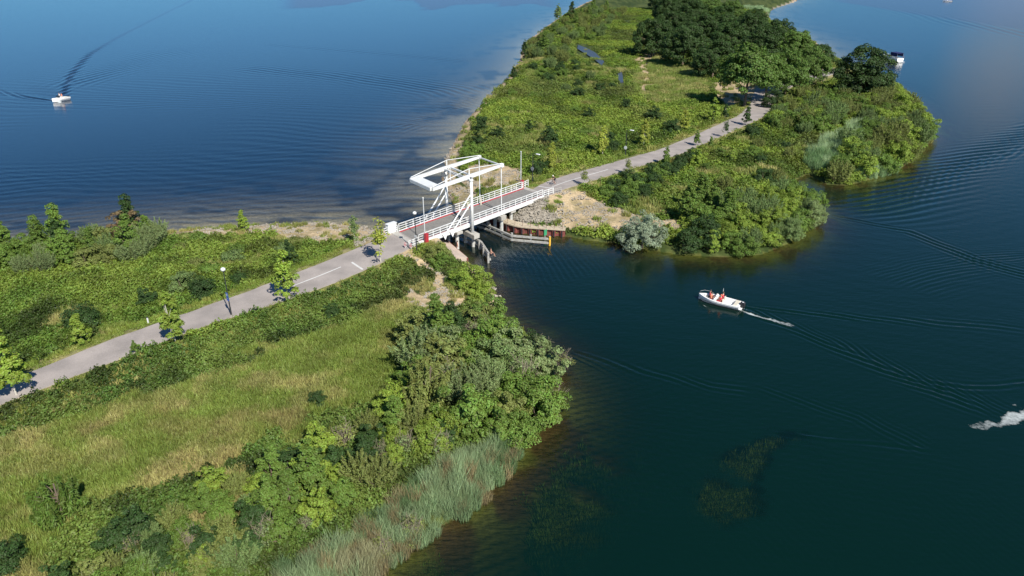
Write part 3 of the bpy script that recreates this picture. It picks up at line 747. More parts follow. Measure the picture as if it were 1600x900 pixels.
# wing fences at the four corners
def fence(name, label, pts, n, zf, h=1.05):
    """white three rail fence along pts (world xy)"""
    p0 = Vector((*pts[0], zf)); o = thing(name, label, 'fence', p0, group='white fence pieces at the bridge ends')
    P3 = [Vector((*p, zf))-p0 for p in pts]
    for zz in (.35, .68, 1.0):
        mb = MB()
        for a, b_ in zip(P3[:-1], P3[1:]): mb.bar(a+Vector((0, 0, zz)), b_+Vector((0, 0, zz)), .06, .09)
        mb.build('rail', M['white'], o)
    T = sum((b_-a).length for a, b_ in zip(P3[:-1], P3[1:]))
    for k in range(n):
        d = T*k/(n-1); q = P3[-1]
        for a, b_ in zip(P3[:-1], P3[1:]):
            if d <= (b_-a).length+1e-6: q = a+(b_-a).normalized()*d; break
            d -= (b_-a).length
        MB().bar(q+Vector((0, 0, -.4)), q+Vector((0, 0, h)), .09).build('post', M['white'], o)
    return o
w2 = lambda s, t: tuple(float(v) for v in BW(s, t))
fence('fence', 'short white fence left of the white cabinet on the lake side', [w2(-3.0, 3.1), w2(-1.0, 3.2)], 3, 3.0)
fence('fence', 'short white fence between the white cabinet and the bridge railing', [w2(-.1, 3.15), w2(.2, 2.75)], 2, 3.05)
fence('fence', 'short white fence behind the striped boards and red barrier box', [w2(-1.5, -2.75), w2(.2, -2.72)], 3, 3.02)
fence('fence', 'short white fence at the far end of the near railing', [w2(26.4, -2.6), w2(28.6, -2.75)], 3, 3.05)
fence('fence', 'short white fence behind the far red barrier box', [w2(26.4, 2.7), w2(28.2, 3.0)], 3, 3.05)
gf = fence('grey_fence', 'low grey fence continuing past the white railing at the far end', [w2(28.8, -2.7), w2(30.6, -2.9)], 2, 2.75, .7)
for c in kids(gf): c.data.materials[0] = M['timber']
# cabinet
cb = thing('cabinet', 'large white cabinet standing by the near bridge end on the lake side', 'cabinet', (*w2(-.55, 3.25), 2.95), RZ)
MB().box((0, 0, .72), (1.5, .6, 1.44)).build('body', M['white'], cb, bevel=.03)
MB().box((0, 0, 1.47), (1.6, .7, .06)).build('roof', M['white'], cb); MB().box((0, -.31, .7), (.55, .02, 1.2)).build('door', M['white'], cb)
MB().box((.66, -.31, .7), (.02, .03, 1.1)).build('seam', M['grey'], cb); MB().box((.2, -.335, .75), (.03, .03, .14)).build('handle', M['dark'], cb)
# barriers with raised booms
def barrier(s, t, label, top):
    o = thing('barrier', label, 'barrier', (*w2(s, t), 2.9), RZ, 'raised road barriers at the bridge ends')
    MB().box((0, 0, .68), (.48, .42, 1.36)).build('housing', M['red'], o, bevel=.04)
    MB().box((0, 0, 1.38), (.52, .46, .05)).build('housing_lid', M['red'], o)
    MB().bar((.0, .28, 1.1), (.02, .28, top), .10, .07).build('boom', M['white'], o)
    MB().bar((.0, .30, .55), (0, .30, 1.3), .2, .1).build('counterweight', M['white'], o)
    MB().box((0, .28, top+.03), (.16, .12, .14)).build('boom_tip', M['white'], o)
barrier(1.35, -3.02, 'red barrier box with its white boom raised beside the near railing', 6.2)
barrier(26.7, 3.05, 'red barrier box with a tall white boom at the far bridge end', 6.0)
# red and white striped boards
def board(s, t, label, rot):
    o = thing('marker_board', label, 'sign', (*w2(s, t), 2.85), RZ+rot, 'red and white boards before the bridge')
    MB().bar((0, 0, -.2), (0, 0, 1.0), .07).build('post', M['white'], o)
    p = MB().box((0, -.05, .72), (.34, .03, .62)).build('board', M['white'], o)
    st = MB()
    for k in range(3):
        z0 = .44+k*.20; st.add([(-.17, -.069, z0), (.17, -.069, z0+.09), (.17, -.069, z0+.20), (-.17, -.069, z0+.11)], [(0, 1, 2, 3)])
    st.build('stripes', M['red'], p)
board(-2.1, 2.75, 'red and white striped board left of the white cabinet, farther from the road', -1.2); board(-2.7, 2.05, 'red and white striped board in front of the white cabinet at the road edge', -1.2)
board(-1.9, -2.4, 'striped board beside the near fence, nearest the lamp post', -1.2); board(-1.5, -3.2, 'striped board beside the near fence, on the grassy bank side', -1.2)

# street lamps
def lamp(u, v, z, h, label, kind, sign=None):
    p = P(u, v, z)
    o = thing('street_lamp', label, 'street lamp', (float(p[0]), float(p[1]), z), RZ, 'street lamps along the road')
    MB().tube([(0, 0, -.3), (0, 0, 1.2), (0, 0, h)], [.075, .07, .045], 8).build('pole', M['dark'], o)
    MB().tube([(0, 0, -.2), (0, 0, .9)], [.095, .09], 8).build('pole_base', M['dark'], o)
    if kind == 'globe':
        MB().ball((0, 0, h+.14), .26, 12, .85).build('lamp_shade', M['white'], o, smooth_=True)
        MB().tube([(0, 0, h-.18), (0, 0, h-.02)], [.05, .17], 10).build('collar', M['dark'], o)
    else:
        MB().tube([(0, 0, h-.05), (0, -.35, h+.12), (0, -.8, h+.15)], [.04, .035, .03], 6).build('arm', M['dark'], o)
        MB().box((0, -1.1, h+.15), (.34, .75, .14)).build('lamp_head', M['white'], o, bevel=.04)
    if sign == 'blue':
        b_ = MB().box((.0, -.07, 2.35), (.02, .06, .02)).build('sign_bracket', M['grey'], o)
        MB().box((-.09, 0, 2.35), (.03, .42, .62)).build('sign_board', M['blue'], o); MB().box((-.108, 0, 2.42), (.004, .16, .26)).build('sign_symbol', M['white'], o)
        MB().box((-.09, 0, 1.85), (.03, .42, .22)).build('sub_plate', M['blue'], o)
    if sign == 'small':
        MB().box((-.09, 0, 2.35), (.03, .36, .34)).build('sign_board', M['white'], o)
    if sign == 'round':
        MB().tube([(-.08, 0, 2.25), (-.11, 0, 2.25)], .33, 14).build('sign_board', M['grey'], o)
    if sign == 'white':
        MB().tube([(-.08, 0, 1.4), (-.11, 0, 1.4)], .34, 14).build('sign_board', M['white'], o)
lamp(361.5, 492, 2.32, 5.2, 'tall globe street lamp with blue sign plates at the near road edge', 'globe', 'blue')
lamp(651.5, 396, 2.75, 5.3, 'globe street lamp with a small pale sign beside the bridge start', 'globe', 'small')
lamp(832, 284, 2.8, 4.7, 'street lamp with a round grey sign among shrubs past the bridge', 'arm', 'round')
lamp(977, 242, 2.5, 4.7, 'street lamp with a round white sign left of the far road', 'arm', 'white')
pp = P(232, 505, 2.2); o = thing('marker_post', 'short pale marker post in the verge between two young trees', 'post', (float(pp[0]), float(pp[1]), 2.1))
MB().bar((0, 0, -.3), (0, 0, .75), .12).build('post_body', M['white'], o); MB().box((0, 0, .80), (.13, .13, .10)).build('post_cap', M['dark'], o)

# sheet pile wall, walkway, piles and posts on the far side
wl = [(16.9, 3.2), (17.2, 0), (17.6, -2.5), (18.1, -4.6), (19.2, -6.3), (20.4, -7.8), (21.6, -9.3), (22.8, -10.8)]
o = thing('quay_wall', 'rust red sheet pile wall with a beige coping curving under the far bridge end', 'wall', (*w2(17, -4), 0))
oc = Vector((*w2(17, -4), 0))
def dens2(p, st):
    out = []
    for a, b_ in zip(p[:-1], p[1:]):
        a = np.array(a); b_ = np.array(b_); n = max(1, int(np.linalg.norm(b_-a)/st))
        for k in range(n): out.append(a+(b_-a)*k/n)
    out.append(np.array(p[-1])); return out
WL = smooth_line(np.array(dens2([w2(*q) for q in wl], .5)), 2)
def offs(pl, d):
    g_ = np.gradient(pl, axis=0); g_ /= np.linalg.norm(g_, axis=1)[:, None]; return pl+np.stack([-g_[:, 1], g_[:, 0]], -1)*(d[:, None] if np.ndim(d) else d)
zig = offs(WL, np.where(np.arange(len(WL)) % 4 < 2, .0, .22)); out = []
dd = np.array(dens2([tuple(p) for p in WL], .14)); T = np.arange(len(dd)); ph = (T % 8); off = np.interp(ph, [0, 1, 3, 4, 5, 7, 8], [0, 0, 0, .24, .24, .24, 0]); zz = offs(dd, off)
vs_ = [(p[0]-oc.x, p[1]-oc.y, z_) for p in zz for z_ in (-2.5, 1.0)]
fs_ = [(2*i, 2*i+2, 2*i+3, 2*i+1) for i in range(len(zz)-1)]
MB().add(vs_, fs_).build('sheet_piling', M['sheetpile'], o)
I_, O_ = offs(WL, 1.5), offs(WL, -.12)
cp_ = MB()
q = [(p[0]-oc.x, p[1]-oc.y) for p in O_]+[(p[0]-oc.x, p[1]-oc.y) for p in I_[::-1]]
n_ = len(WL)
for i in range(n_-1):
    a, b_, c, d = O_[i], O_[i+1], I_[i+1], I_[i]
    A4 = [(float(v[0]-oc.x), float(v[1]-oc.y)) for v in (a, b_, c, d)]
    cp_.add([(x_, y_, z_) for z_ in (1.0, 1.18) for x_, y_ in A4], [(4, 5, 6, 7), (0, 1, 5, 4), (2, 3, 7, 6), (3, 2, 1, 0)])
cp_.build('coping', M['beige'], o)
for i in range(2, len(dd), 8):
    a = offs(dd, -.16)[i]; b_ = offs(dd, .12)[i]
    MB().bar((a[0]-oc.x, a[1]-oc.y, -2), (a[0]-oc.x, a[1]-oc.y, .95), .13).build('fender_pile', M['dark'], o)
    MB().bar((b_[0]-oc.x, b_[1]-oc.y, 1.1), (b_[0]-oc.x, b_[1]-oc.y, 2.15), .05).build('post', M['rust'], o)
# timber guide works
def guide(label, pts, zs, ends, step=1.9):
    w3 = [Vector((*w2(*q), 0)) for q in pts]; c0 = w3[0]
    o = thing('fender', label, 'fender', c0, group='timber guide rails in the water under the bridge')
    for z_ in zs:
        mb = MB()
        for a, b_ in zip(w3[:-1], w3[1:]):
            mb.bar(a-c0+Vector((0, 0, z_)), b_-c0+Vector((0, 0, z_)), .26, .26)
        mb.build('rail', M['timber'], o)
    for a, b_ in zip(w3[:-1], w3[1:]):
        n = max(1, int((b_-a).length/step)); d = (b_-a).normalized(); s_ = Vector((-d.y, d.x, 0))*.26*ends
        for k in range(n+1):
            q = a+(b_-a)*(k/n)-c0+s_
            if k == n and b_ != w3[-1]: continue
            MB().tube([q+Vector((0, 0, -3)), q+Vector((0, 0, zs[-1]+.35))], .16, 8).build('pile', M['timber'], o)
    return o, w3
g1, w3 = guide('long timber guide rail in front of the rust red sheet pile wall', [(14.3, 4.2), (15.1, -.9), (15.3, -6.2), (18.8, -11.1)], (.35, .95), 1)
q = w3[-1]-w3[0]; MB().tube([q+Vector((.05, -.1, -3)), q+Vector((.05, -.1, 1.35))], .14, 10).build('end_pile', M['yellow'], g1)
g2, w3b = guide('timber guide rail bending outward on the near side of the channel', [(9.6, 4.0), (10.2, -1.2), (10.2, -4.8), (8.3, -9.0)], (.45, 1.05), -1)
pp = P(852, 372, .2); o = thing('channel_sign', 'green board on a post between the timber rail and the sheet piling', 'sign', (float(pp[0]), float(pp[1]), 0), RZ)
MB().box((0, 0, 1.05), (.62, .08, .85)).build('board', M['green'], o); MB().bar((0, .08, -2), (0, .08, 1.3), .12).build('post', M['timber'], o)
# near concrete quay and ramp
o = thing('concrete_quay', 'pinkish concrete quay with a reddish edge under the near bridge end', 'quay', (*w2(5.5, -3), 0)); oc = Vector((*w2(5.5, -3), 0))
def lp(s, t): p = w2(s, t); return (p[0]-oc.x, p[1]-oc.y)
MB().prism([lp(2.9, 4.5), lp(5.7, 4.0), lp(6.7, -1.2), lp(5.7, -6.9), lp(3.9, -6.4), lp(4.4, -1.4)], [-2]*6, [1.15, 1.0, 1.0, .9, 1.3, 1.45]).build('slab', M['pinkcon'], o)
eb = MB()
ed = [lp(5.7, 4.0), lp(6.7, -1.2), lp(5.7, -6.9)]
for (a, za), (b_, zb) in (((ed[0], .95), (ed[1], .95)), ((ed[1], .95), (ed[2], .75))):
    eb.bar((a[0], a[1], za-1.2), (b_[0], b_[1], zb-1.2), .22, 2.5)
eb.build('edge', M['sheetpile'], o)

# ------------------------------------------------------------ people
def skin_body(name, joints, bones, radii, mat, parent, root=0, sub=2):
    me = bpy.data.meshes.new(name); me.from_pydata(joints, bones, []); me.materials.append(mat)
    o = link(name, me, parent)
    md_ = o.modifiers.new('skin', 'SKIN'); md_.use_smooth_shade = True
    for i, r_ in enumerate(radii):
        sv = me.skin_vertices[0].data[i]; sv.radius = (r_, r_) if not isinstance(r_, tuple) else r_; sv.use_root = (i == root)
    o.modifiers.new('sub', 'SUBSURF').levels = sub; o.modifiers['sub'].render_levels = sub
    return o
def add_cloth(name, joints, bones, radii, mat, parent): return skin_body(name, joints, bones, radii, mat, parent, 0, 1)
def person(label, loc, rz, pose, top='redcloth', bottom='darkcloth', hair='hair', topless=False, group=None, hat=None):
    """one continuous body on joints; clothes, hair and a cap are its children"""
    o = thing('person', label, 'person', loc, rz, group)
    J = dict(pel=(0, 0, 0), wa=(0, .02, .18), ch=(0, .02, .38), ne=(0, .01, .54), h1=(0, .02, .62), h2=(0, .03, .75),
             ls=(-.17, .01, .48), rs=(.17, .01, .48), lh=(-.09, 0, -.04), rh=(.09, 0, -.04))
    if pose == 'stand':
        J.update(le=(-.23, .0, .20), lw=(-.24, .08, -.04), lf=(-.24, .12, -.14), re=(.23, 0, .2), rw=(.24, .08, -.04), rf=(.24, .12, -.14),
                 lk=(-.10, .03, -.46), la=(-.10, -.02, -.86), lt=(-.11, .14, -.90), rk=(.10, .03, -.46), ra=(.11, -.02, -.86), rt=(.12, .14, -.90))
    elif pose == 'lean':
        J.update(wa=(0, .10, .16), ch=(0, .26, .30), ne=(0, .38, .40), h1=(0, .44, .46), h2=(0, .52, .54), ls=(-.17, .34, .36), rs=(.17, .34, .36),
                 le=(-.22, .50, .18), lw=(-.2, .66, .06), lf=(-.2, .74, .02), re=(.22, .5, .18), rw=(.2, .66, .06), rf=(.2, .74, .02),
                 lk=(-.11, .18, -.40), la=(-.11, .0, -.80), lt=(-.11, .15, -.84), rk=(.11, .3, -.3), ra=(.11, .22, -.66), rt=(.12, .36, -.70))
    elif pose == 'sit':
        J.update(le=(-.24, .10, .24), lw=(-.16, .32, .16), lf=(-.12, .40, .15), re=(.24, .1, .24), rw=(.16, .32, .16), rf=(.12, .4, .15),
                 lk=(-.13, .44, .04), la=(-.13, .52, -.36), lt=(-.13, .66, -.40), rk=(.13, .44, .04), ra=(.13, .52, -.36), rt=(.13, .66, -.40))
    names = list(J); ix = {n: i for i, n in enumerate(names)}
    E_ = [('pel', 'wa'), ('wa', 'ch'), ('ch', 'ne'), ('ne', 'h1'), ('h1', 'h2'), ('ch', 'ls'), ('ch', 'rs'), ('ls', 'le'), ('le', 'lw'), ('lw', 'lf'), ('rs', 're'), ('re', 'rw'), ('rw', 'rf'),
          ('pel', 'lh'), ('pel', 'rh'), ('lh', 'lk'), ('lk', 'la'), ('la', 'lt'), ('rh', 'rk'), ('rk', 'ra'), ('ra', 'rt')]
    rad = dict(pel=.13, wa=.115, ch=.14, ne=.055, h1=.08, h2=.095, ls=.065, rs=.065, le=.042, re=.042, lw=.03, rw=.03, lf=.035, rf=.035, lh=.09, rh=.09, lk=.06, rk=.06, la=.042, ra=.042, lt=.035, rt=.035)
    skin_body('body', [J[n] for n in names], [(ix[a], ix[b_]) for a, b_ in E_], [rad[n] for n in names], M['skin'], o, 0, 1)
    h2 = J['h2']; MB().ball((h2[0], h2[1]-.025, h2[2]+.035), .115, 10, .95).build('hair' if not hat else 'cap', M[hat or hair], o, smooth_=True)
    def cl(nm, keys, edges, k, mat, ex=.018):
        id2 = {n: i for i, n in enumerate(keys)}
        skin_body(nm, [J[n] for n in keys], [(id2[a], id2[b_]) for a, b_ in edges], [rad[n]+ex for n in keys], mat, o, 0, 1)
    if not topless:
        cl('shirt', ['wa', 'pel', 'ch', 'ls', 'rs', 'le', 're'], [('pel', 'wa'), ('wa', 'ch'), ('ch', 'ls'), ('ch', 'rs'), ('ls', 'le'), ('rs', 're')], 0, M[top])
    cl('shorts', ['pel', 'lh', 'rh', 'lk', 'rk'], [('pel', 'lh'), ('pel', 'rh'), ('lh', 'lk'), ('rh', 'rk')], 0, M[bottom], .02)
    return o
# cyclist
cy = P(865, 288.5, 3.02); crz = math.atan2(AX[1], AX[0])-math.pi/2
bk = thing('bicycle', 'dark road bicycle ridden along the road just past the bridge', 'bicycle', (float(cy[0]), float(cy[1]), 3.03), crz+math.pi)
for yy in (-.52, .52):
    tw = MB(); ring = [(0, yy+.33*math.cos(a), .35+.33*math.sin(a)) for a in np.linspace(0, 2*math.pi, 21)]
    tw.tube(ring, .02, 6); wo = tw.build('wheel', M['black'], bk)
    sp_k = MB()
    for a in np.linspace(0, math.pi, 6)[:-1]: sp_k.bar((0, yy+.32*math.cos(a), .35+.32*math.sin(a)), (0, yy-.32*math.cos(a), .35-.32*math.sin(a)), .008)
    sp_k.build('spokes', M['grey'], wo)
fr_ = MB()
for a, b_ in (((0, -.52, .35), (0, -.12, .30)), ((0, -.12, .30), (0, -.24, .85)), ((0, -.24, .85), (0, -.52, .35)), ((0, -.12, .30), (0, .38, .78)), ((0, -.22, .78), (0, .36, .84)), ((0, .52, .35), (0, .36, .90))): fr_.tube([a, b_], .022, 6)
fr_.build('frame', M['dark'], bk); MB().tube([(-.22, .42, .95), (0, .38, .93), (.22, .42, .95)], .016, 6).build('handlebar', M['black'], bk); MB().box((0, -.27, .90), (.14, .26, .05)).build('saddle', M['black'], bk)
person('cyclist with a pale cap and black clothes leaning over the handlebar', (float(cy[0])+.0, float(cy[1]), 3.03+.97), crz+math.pi, 'lean', 'darkcloth', 'darkcloth', hat='whitecloth').location = Vector((float(cy[0]), float(cy[1]), 3.03+.97))+Matrix.Rotation(crz+math.pi, 3, 'Z') @ Vector((0, -.27, 0))
# bathers
pb = BW(7.3, -2.6)
person('bare chested person in the shade at the foot of the near quay', (float(pb[0]), float(pb[1]), .55), RZ+1.0, 'stand', topless=True, bottom='whitecloth')
pb = P(767, 404, .3); q0 = w3b[-1]
person('bather sitting at the outer end of the near timber rail', (float(q0.x)+.12, float(q0.y)-.15, 1.30), RZ-1.9, 'sit', topless=True, bottom='darkcloth')

# ------------------------------------------------------------ boats
def hull_mesh(L_, B_, H_, name, mat, parent, tumble=.82, bowrise=.25, transom=.85, n=14, sheer=.0, bow_pow=2.2, z0=-.15):
    """lofted hull: +y is the bow"""
    vs = []; fs = []
    for i in range(n+1):
        k = i/n; y = -L_/2+L_*k
        wk = B_/2*(transom+(1-transom)*min(1, k*3))*max(0.02, (1-max(0, (k-.45)/.55)**bow_pow)); zt = H_+bowrise*k**2; fl = .15+.0*k
        zb = z0+.20*max(0, (k-.75)/.25)**2*H_*1.6
        prof = [(0, zb), (wk*.55, zb+.04+.05*k), (wk*tumble, zb+(zt-zb)*.42), (wk*.97, zb+(zt-zb)*.75), (wk, zt)]
        row = [(-x, y, z) for x, z in prof[::-1]]+[(x, y, z) for x, z in prof[1:]]
        vs += row
    m_ = 9
    for i in range(n):
        for j in range(m_-1): fs.append((i*m_+j, i*m_+j+1, (i+1)*m_+j+1, (i+1)*m_+j))
    fs.append(tuple(range(m_-1, -1, -1))); fs.append(tuple(n*m_+j for j in range(m_)))
    return MB().add(vs, fs), vs, m_, n
def deck_ring(mb, L_, B_, H_, bowrise, transom, bow_pow, k0, k1, inset, n=24, drop=.35):
    """side decks and foredeck round an open cockpit between fractions k0 and k1, cockpit floor included"""
    def hw(k): return B_/2*(transom+(1-transom)*min(1, k*3))*max(0.02, (1-max(0, (k-.45)/.55)**bow_pow))
    zt = lambda k: H_+bowrise*k**2
    vs = []; fs = []
    ks = sorted(set(list(np.linspace(0, 1, n+1))+[k0, k1]))
    for k in ks:
        inn = max(hw(k)-inset, 0) if k0-1e-6 <= k <= k1+1e-6 else 0
        y = -L_/2+L_*k; z = zt(k)
        vs += [(-hw(k), y, z), (-inn, y, z), (inn, y, z), (hw(k), y, z), (-inn*.9, y, z-drop), (inn*.9, y, z-drop)]
    for i in range(len(ks)-1):
        a = i*6; b_ = a+6; fs += [(a, b_, b_+1, a+1), (a+2, b_+2, b_+3, a+3)]
        if ks[i] >= k0-1e-6 and ks[i+1] <= k1+1e-6: fs += [(a+1, b_+1, b_+4, a+4), (a+5, b_+5, b_+2, a+2), (a+4, b_+4, b_+5, a+5)]
    for k, f in ((k0, 1), (k1, -1)):
        i = min(range(len(ks)), key=lambda j: abs(ks[j]-k))*6; fs.append((i+1, i+4, i+5, i+2))
    return mb.add(vs, fs)
bow = P(1092, 467); st_ = P(1156, 482); cc = (bow+st_)/2; dv = bow-st_; hd = math.atan2(dv[1], dv[0])-math.pi/2; LB = float(np.linalg.norm(dv))+.1
sb_ = thing('speedboat', 'white open motorboat with people aboard heading left across the dark water', 'boat', (float(cc[0]), float(cc[1]), .05), hd)
SB_B = 1.95
mb, *_ = hull_mesh(LB, SB_B, .50, 'hull', M['gel'], sb_, .8, .22, .9, 16, 0, 2.6); mb.build('hull', M['gel'], sb_, smooth_=False)
deck_ring(MB(), LB, SB_B, .505, .22, .9, 2.6, .12, .86, .22, 24, .42).build('deck', M['gel'], sb_)
MB().tube([(-.88, -LB*.48, .12), (-.97, 0, .14), (-.55, LB*.42, .3), (0, LB*.50, .35)], .03, 6).build('rub_rail', M['black'], sb_)
MB().box((0, -LB*.5+.50, .48), (1.5, .5, .22)).build('rear_bench', M['cream'], sb_, bevel=.04)
for xx in (-.42, .42):
    se = MB().box((xx, -.25, .40), (.5, .48, .16)).build('seat', M['cream'], sb_, bevel=.03); MB().box((xx, -.50, .62), (.5, .1, .42)).build('backrest', M['cream'], se, bevel=.03)
MB().box((.45, .42, .62), (.62, .3, .42)).build('console', M['gel'], sb_, bevel=.05); MB().box((-.45, .42, .62), (.62, .3, .42)).build('console', M['gel'], sb_, bevel=.05)
for sx in (-1, 1): MB().add([(sx*.12, .62, .80), (sx*.82, .50, .80), (sx*.78, .34, 1.10), (sx*.12, .44, 1.12), (sx*.12, .60, .80), (sx*.82, .48, .80), (sx*.78, .32, 1.10), (sx*.12, .42, 1.12)], [(0, 1, 2, 3), (7, 6, 5, 4), (0, 4, 5, 1), (1, 5, 6, 2), (2, 6, 7, 3), (3, 7, 4, 0)]).build('windscreen', M['glass'], sb_)
MB().box((0, 1.2, .38), (1.0, .9, .12)).build('bow_cushion', M['cream'], sb_, bevel=.03)
MB().tube([(.62, .9, .8), (.66, 1.5, .98), (.45, 2.0, 1.05), (0, 2.35, 1.05), (-.0, 2.4, .9)], .022, 6).build('bow_rail', M['grey'], sb_)
for xx in (-.14, .16): MB().box((xx, -LB*.5+.08, .62), (.14, .02, .30)).build('seat_stripe', M['black'], sb_)
en = MB().box((0, -LB*.5-.22, .52), (.50, .56, .62)).build('outboard_engine', M['black'], sb_, bevel=.08)
MB().box((0, -LB*.5-.22, .0), (.16, .26, .6)).build('leg', M['black'], en); MB().box((.0, -LB*.5-.22, .82), (.2, .2, .03)).build('cowl_stripe', M['gel'], en)
MB().box((0, -LB*.5-.10, .14), (1.5, .35, .06)).build('swim_platform', M['gel'], sb_)
MB().tube([(.75, -.1, .75), (.78, -.1, 1.65)], .02, 5).build('antenna', M['gel'], sb_)
def aboard(x, y, z, rz, *a, **k):
    p = Matrix.Rotation(hd, 3, 'Z') @ Vector((x, y, z)); return person(a[0], (float(cc[0])+p.x, float(cc[1])+p.y, .05+z), hd+rz, *a[1:], **k)
aboard(.30, 1.25, .50, math.pi, 'person in a dark red top sitting in the bow of the speedboat', 'sit', 'redcloth', 'darkcloth', hair='darkcloth')
aboard(-.28, .98, .50, math.pi, 'person in an orange top sitting in the bow of the speedboat', 'sit', 'orangecloth', 'redcloth')
aboard(.42, -.25, .52, 0, 'person in a red top at the steering side of the speedboat', 'sit', 'redcloth', 'orangecloth')
aboard(-.42, -.25, .52, 0, 'person in a pink red top on the left middle seat of the speedboat', 'sit', 'redcloth', 'redcloth', hat='orangecloth')
# cruiser seen from astern
cc2 = P(1395, 97); hd2 = math.radians(-14)
cr = thing('motor_cruiser', 'white motor cruiser with a dark blue canopy seen from its stern beyond the big oak', 'boat', (float(cc2[0])+.8, float(cc2[1])+3.2, .1), hd2+.55)
CL, CB = 8.8, 3.1
mb, *_ = hull_mesh(CL, CB, 1.35, 'hull', M['gel'], cr, .9, .5, .96, 14, 0, 2.4); mb.build('hull', M['gel'], cr)
deck_ring(MB(), CL, CB, 1.36, .5, .96, 2.4, .06, .42, .3, 20, .6).build('deck', M['gel'], cr)
cb_ = MB().prism([(-1.2, -.6), (1.2, -.6), (1.15, 1.7), (.6, 2.7), (-.6, 2.7), (-1.15, 1.7)], 1.3, [2.25, 2.25, 2.1, 1.8, 1.8, 2.1]).build('cabin', M['gel'], cr)
for sx in (-1, 1): MB().box((sx*1.19, .5, 1.9), (.04, 1.7, .35)).build('window', M['glass'], cb_)
MB().prism([(-1.38, -3.9), (1.38, -3.9), (1.32, -.5), (-1.32, -.5)], 3.05, [3.12, 3.12, 3.22, 3.22]).build('canopy', M['navy'], cr)
for sx in (-1, 1):
    MB().prism([(sx*1.36, -3.9), (sx*1.40, -3.9), (sx*1.36, -.5), (sx*1.32, -.5)], 1.9, 3.06).build('side_curtain', M['navy'], cr)
    MB().tube([(sx*1.3, -3.9, 1.3), (sx*1.3, -3.9, 3.05)], .03, 6).build('canopy_post', M['grey'], cr)
MB().box((0, -.75, 2.2), (2.5, .06, .9)).build('windscreen', M['glass'], cr)
MB().prism([(-1.45, -5.1), (1.45, -5.1), (1.45, -4.35), (-1.45, -4.35)], .05, .16).build('swim_platform', M['gel'], cr)
MB().box((0, -4.41, .12), (2.9, .03, .14)).build('boot_stripe', M['black'], cr); MB().box((.1, -4.42, .9), (.55, .02, .16)).build('nameplate', M['grey'], cr)
fl = MB().tube([(1.1, -4.3, 1.3), (1.15, -4.6, 2.2)], .02, 5).build('flag_pole', M['grey'], cr)
MB().box((1.15, -4.52, 1.9), (.04, .5, .13)).build('flag', M['red'], fl); MB().box((1.15, -4.52, 1.77), (.04, .5, .13)).build('flag_band', M['white'], fl); MB().box((1.15, -4.52, 1.64), (.04, .5, .13)).build('flag_band', M['blue'], fl)
for sx in (-1, 1): MB().tube([(sx*1.4, -1.0, 1.45), (sx*1.45, 1.0, 1.9), (sx*.9, 3.4, 2.3), (0, 4.3, 2.4)], .025, 5).build('guard_rail', M['grey'], cr)
MB().tube([(-1.3, -.3, 2.2), (-1.9, .3, 2.6)], .05, 5).build('tender_arm', M['gel'], cr)
# small boat on the lake, coming towards us
def small_boat(u, v, hdg, Lb, Bb, label, canopy):
    c = P(u, v); o = thing('motorboat', label, 'boat', (float(c[0]), float(c[1]), .08), hdg)
    mb, *_ = hull_mesh(Lb, Bb, .75, 'hull', M['gel'], o, .82, .3, .9, 12, 0, 2.3); mb.build('hull', M['gel'], o)
    deck_ring(MB(), Lb, Bb, .76, .3, .9, 2.3, .08, .62, .2, 20, .45).build('deck', M['gel'], o)
    MB().box((0, .3, .95), (Bb*.7, .4, .45)).build('console', M['gel'], o, bevel=.05)
    MB().add([(-.7, .6, 1.05), (.7, .6, 1.05), (.6, .35, 1.5), (-.6, .35, 1.5), (-.7, .57, 1.05), (.7, .57, 1.05), (.6, .32, 1.5), (-.6, .32, 1.5)], [(0, 1, 2, 3), (7, 6, 5, 4), (0, 4, 5, 1), (1, 5, 6, 2), (2, 6, 7, 3), (3, 7, 4, 0)]).build('windscreen', M['glass'], o)
    MB().box((0, -Lb*.5+.5, .6), (Bb*.7, .5, .3)).build('rear_bench', M['cream'], o, bevel=.04)
    MB().box((0, -Lb*.5-.2, .6), (.4, .45, .6)).build('outboard_engine', M['black'], o, bevel=.06)
    if canopy:
        MB().prism([(-.8, -1.0), (.8, -1.0), (.75, .4), (-.75, .4)], 2.0, 2.06).build('canopy', M['whitecloth'], o)
        for sx in (-1, 1):
            for yy in (-.95, .3): MB().tube([(sx*.78, yy, .8), (sx*.74, yy, 2.0)], .02, 5).build('canopy_post', M['grey'], o)
    return o, c
b1, c1 = small_boat(95, 158, math.radians(160), 5.0, 2.2, 'small white motorboat on the wide lake pulling a long dark wake', False)
for (x_, y_, tp) in ((.35, -.3, 'whitecloth'), (-.4, -.35, 'orangecloth')):
    p = Matrix.Rotation(math.radians(160), 3, 'Z') @ Vector((x_, y_, 0))
    person('person in a %s top standing in the small motorboat on the lake' % ('white' if tp == 'whitecloth' else 'pale orange'), (float(c1[0])+p.x, float(c1[1])+p.y, .08+1.25), math.radians(160), 'stand', tp, 'whitecloth')
small_boat(1480, 3, math.radians(70), 6.5, 2.5, 'distant small white boat at the top edge of the right hand water', True)
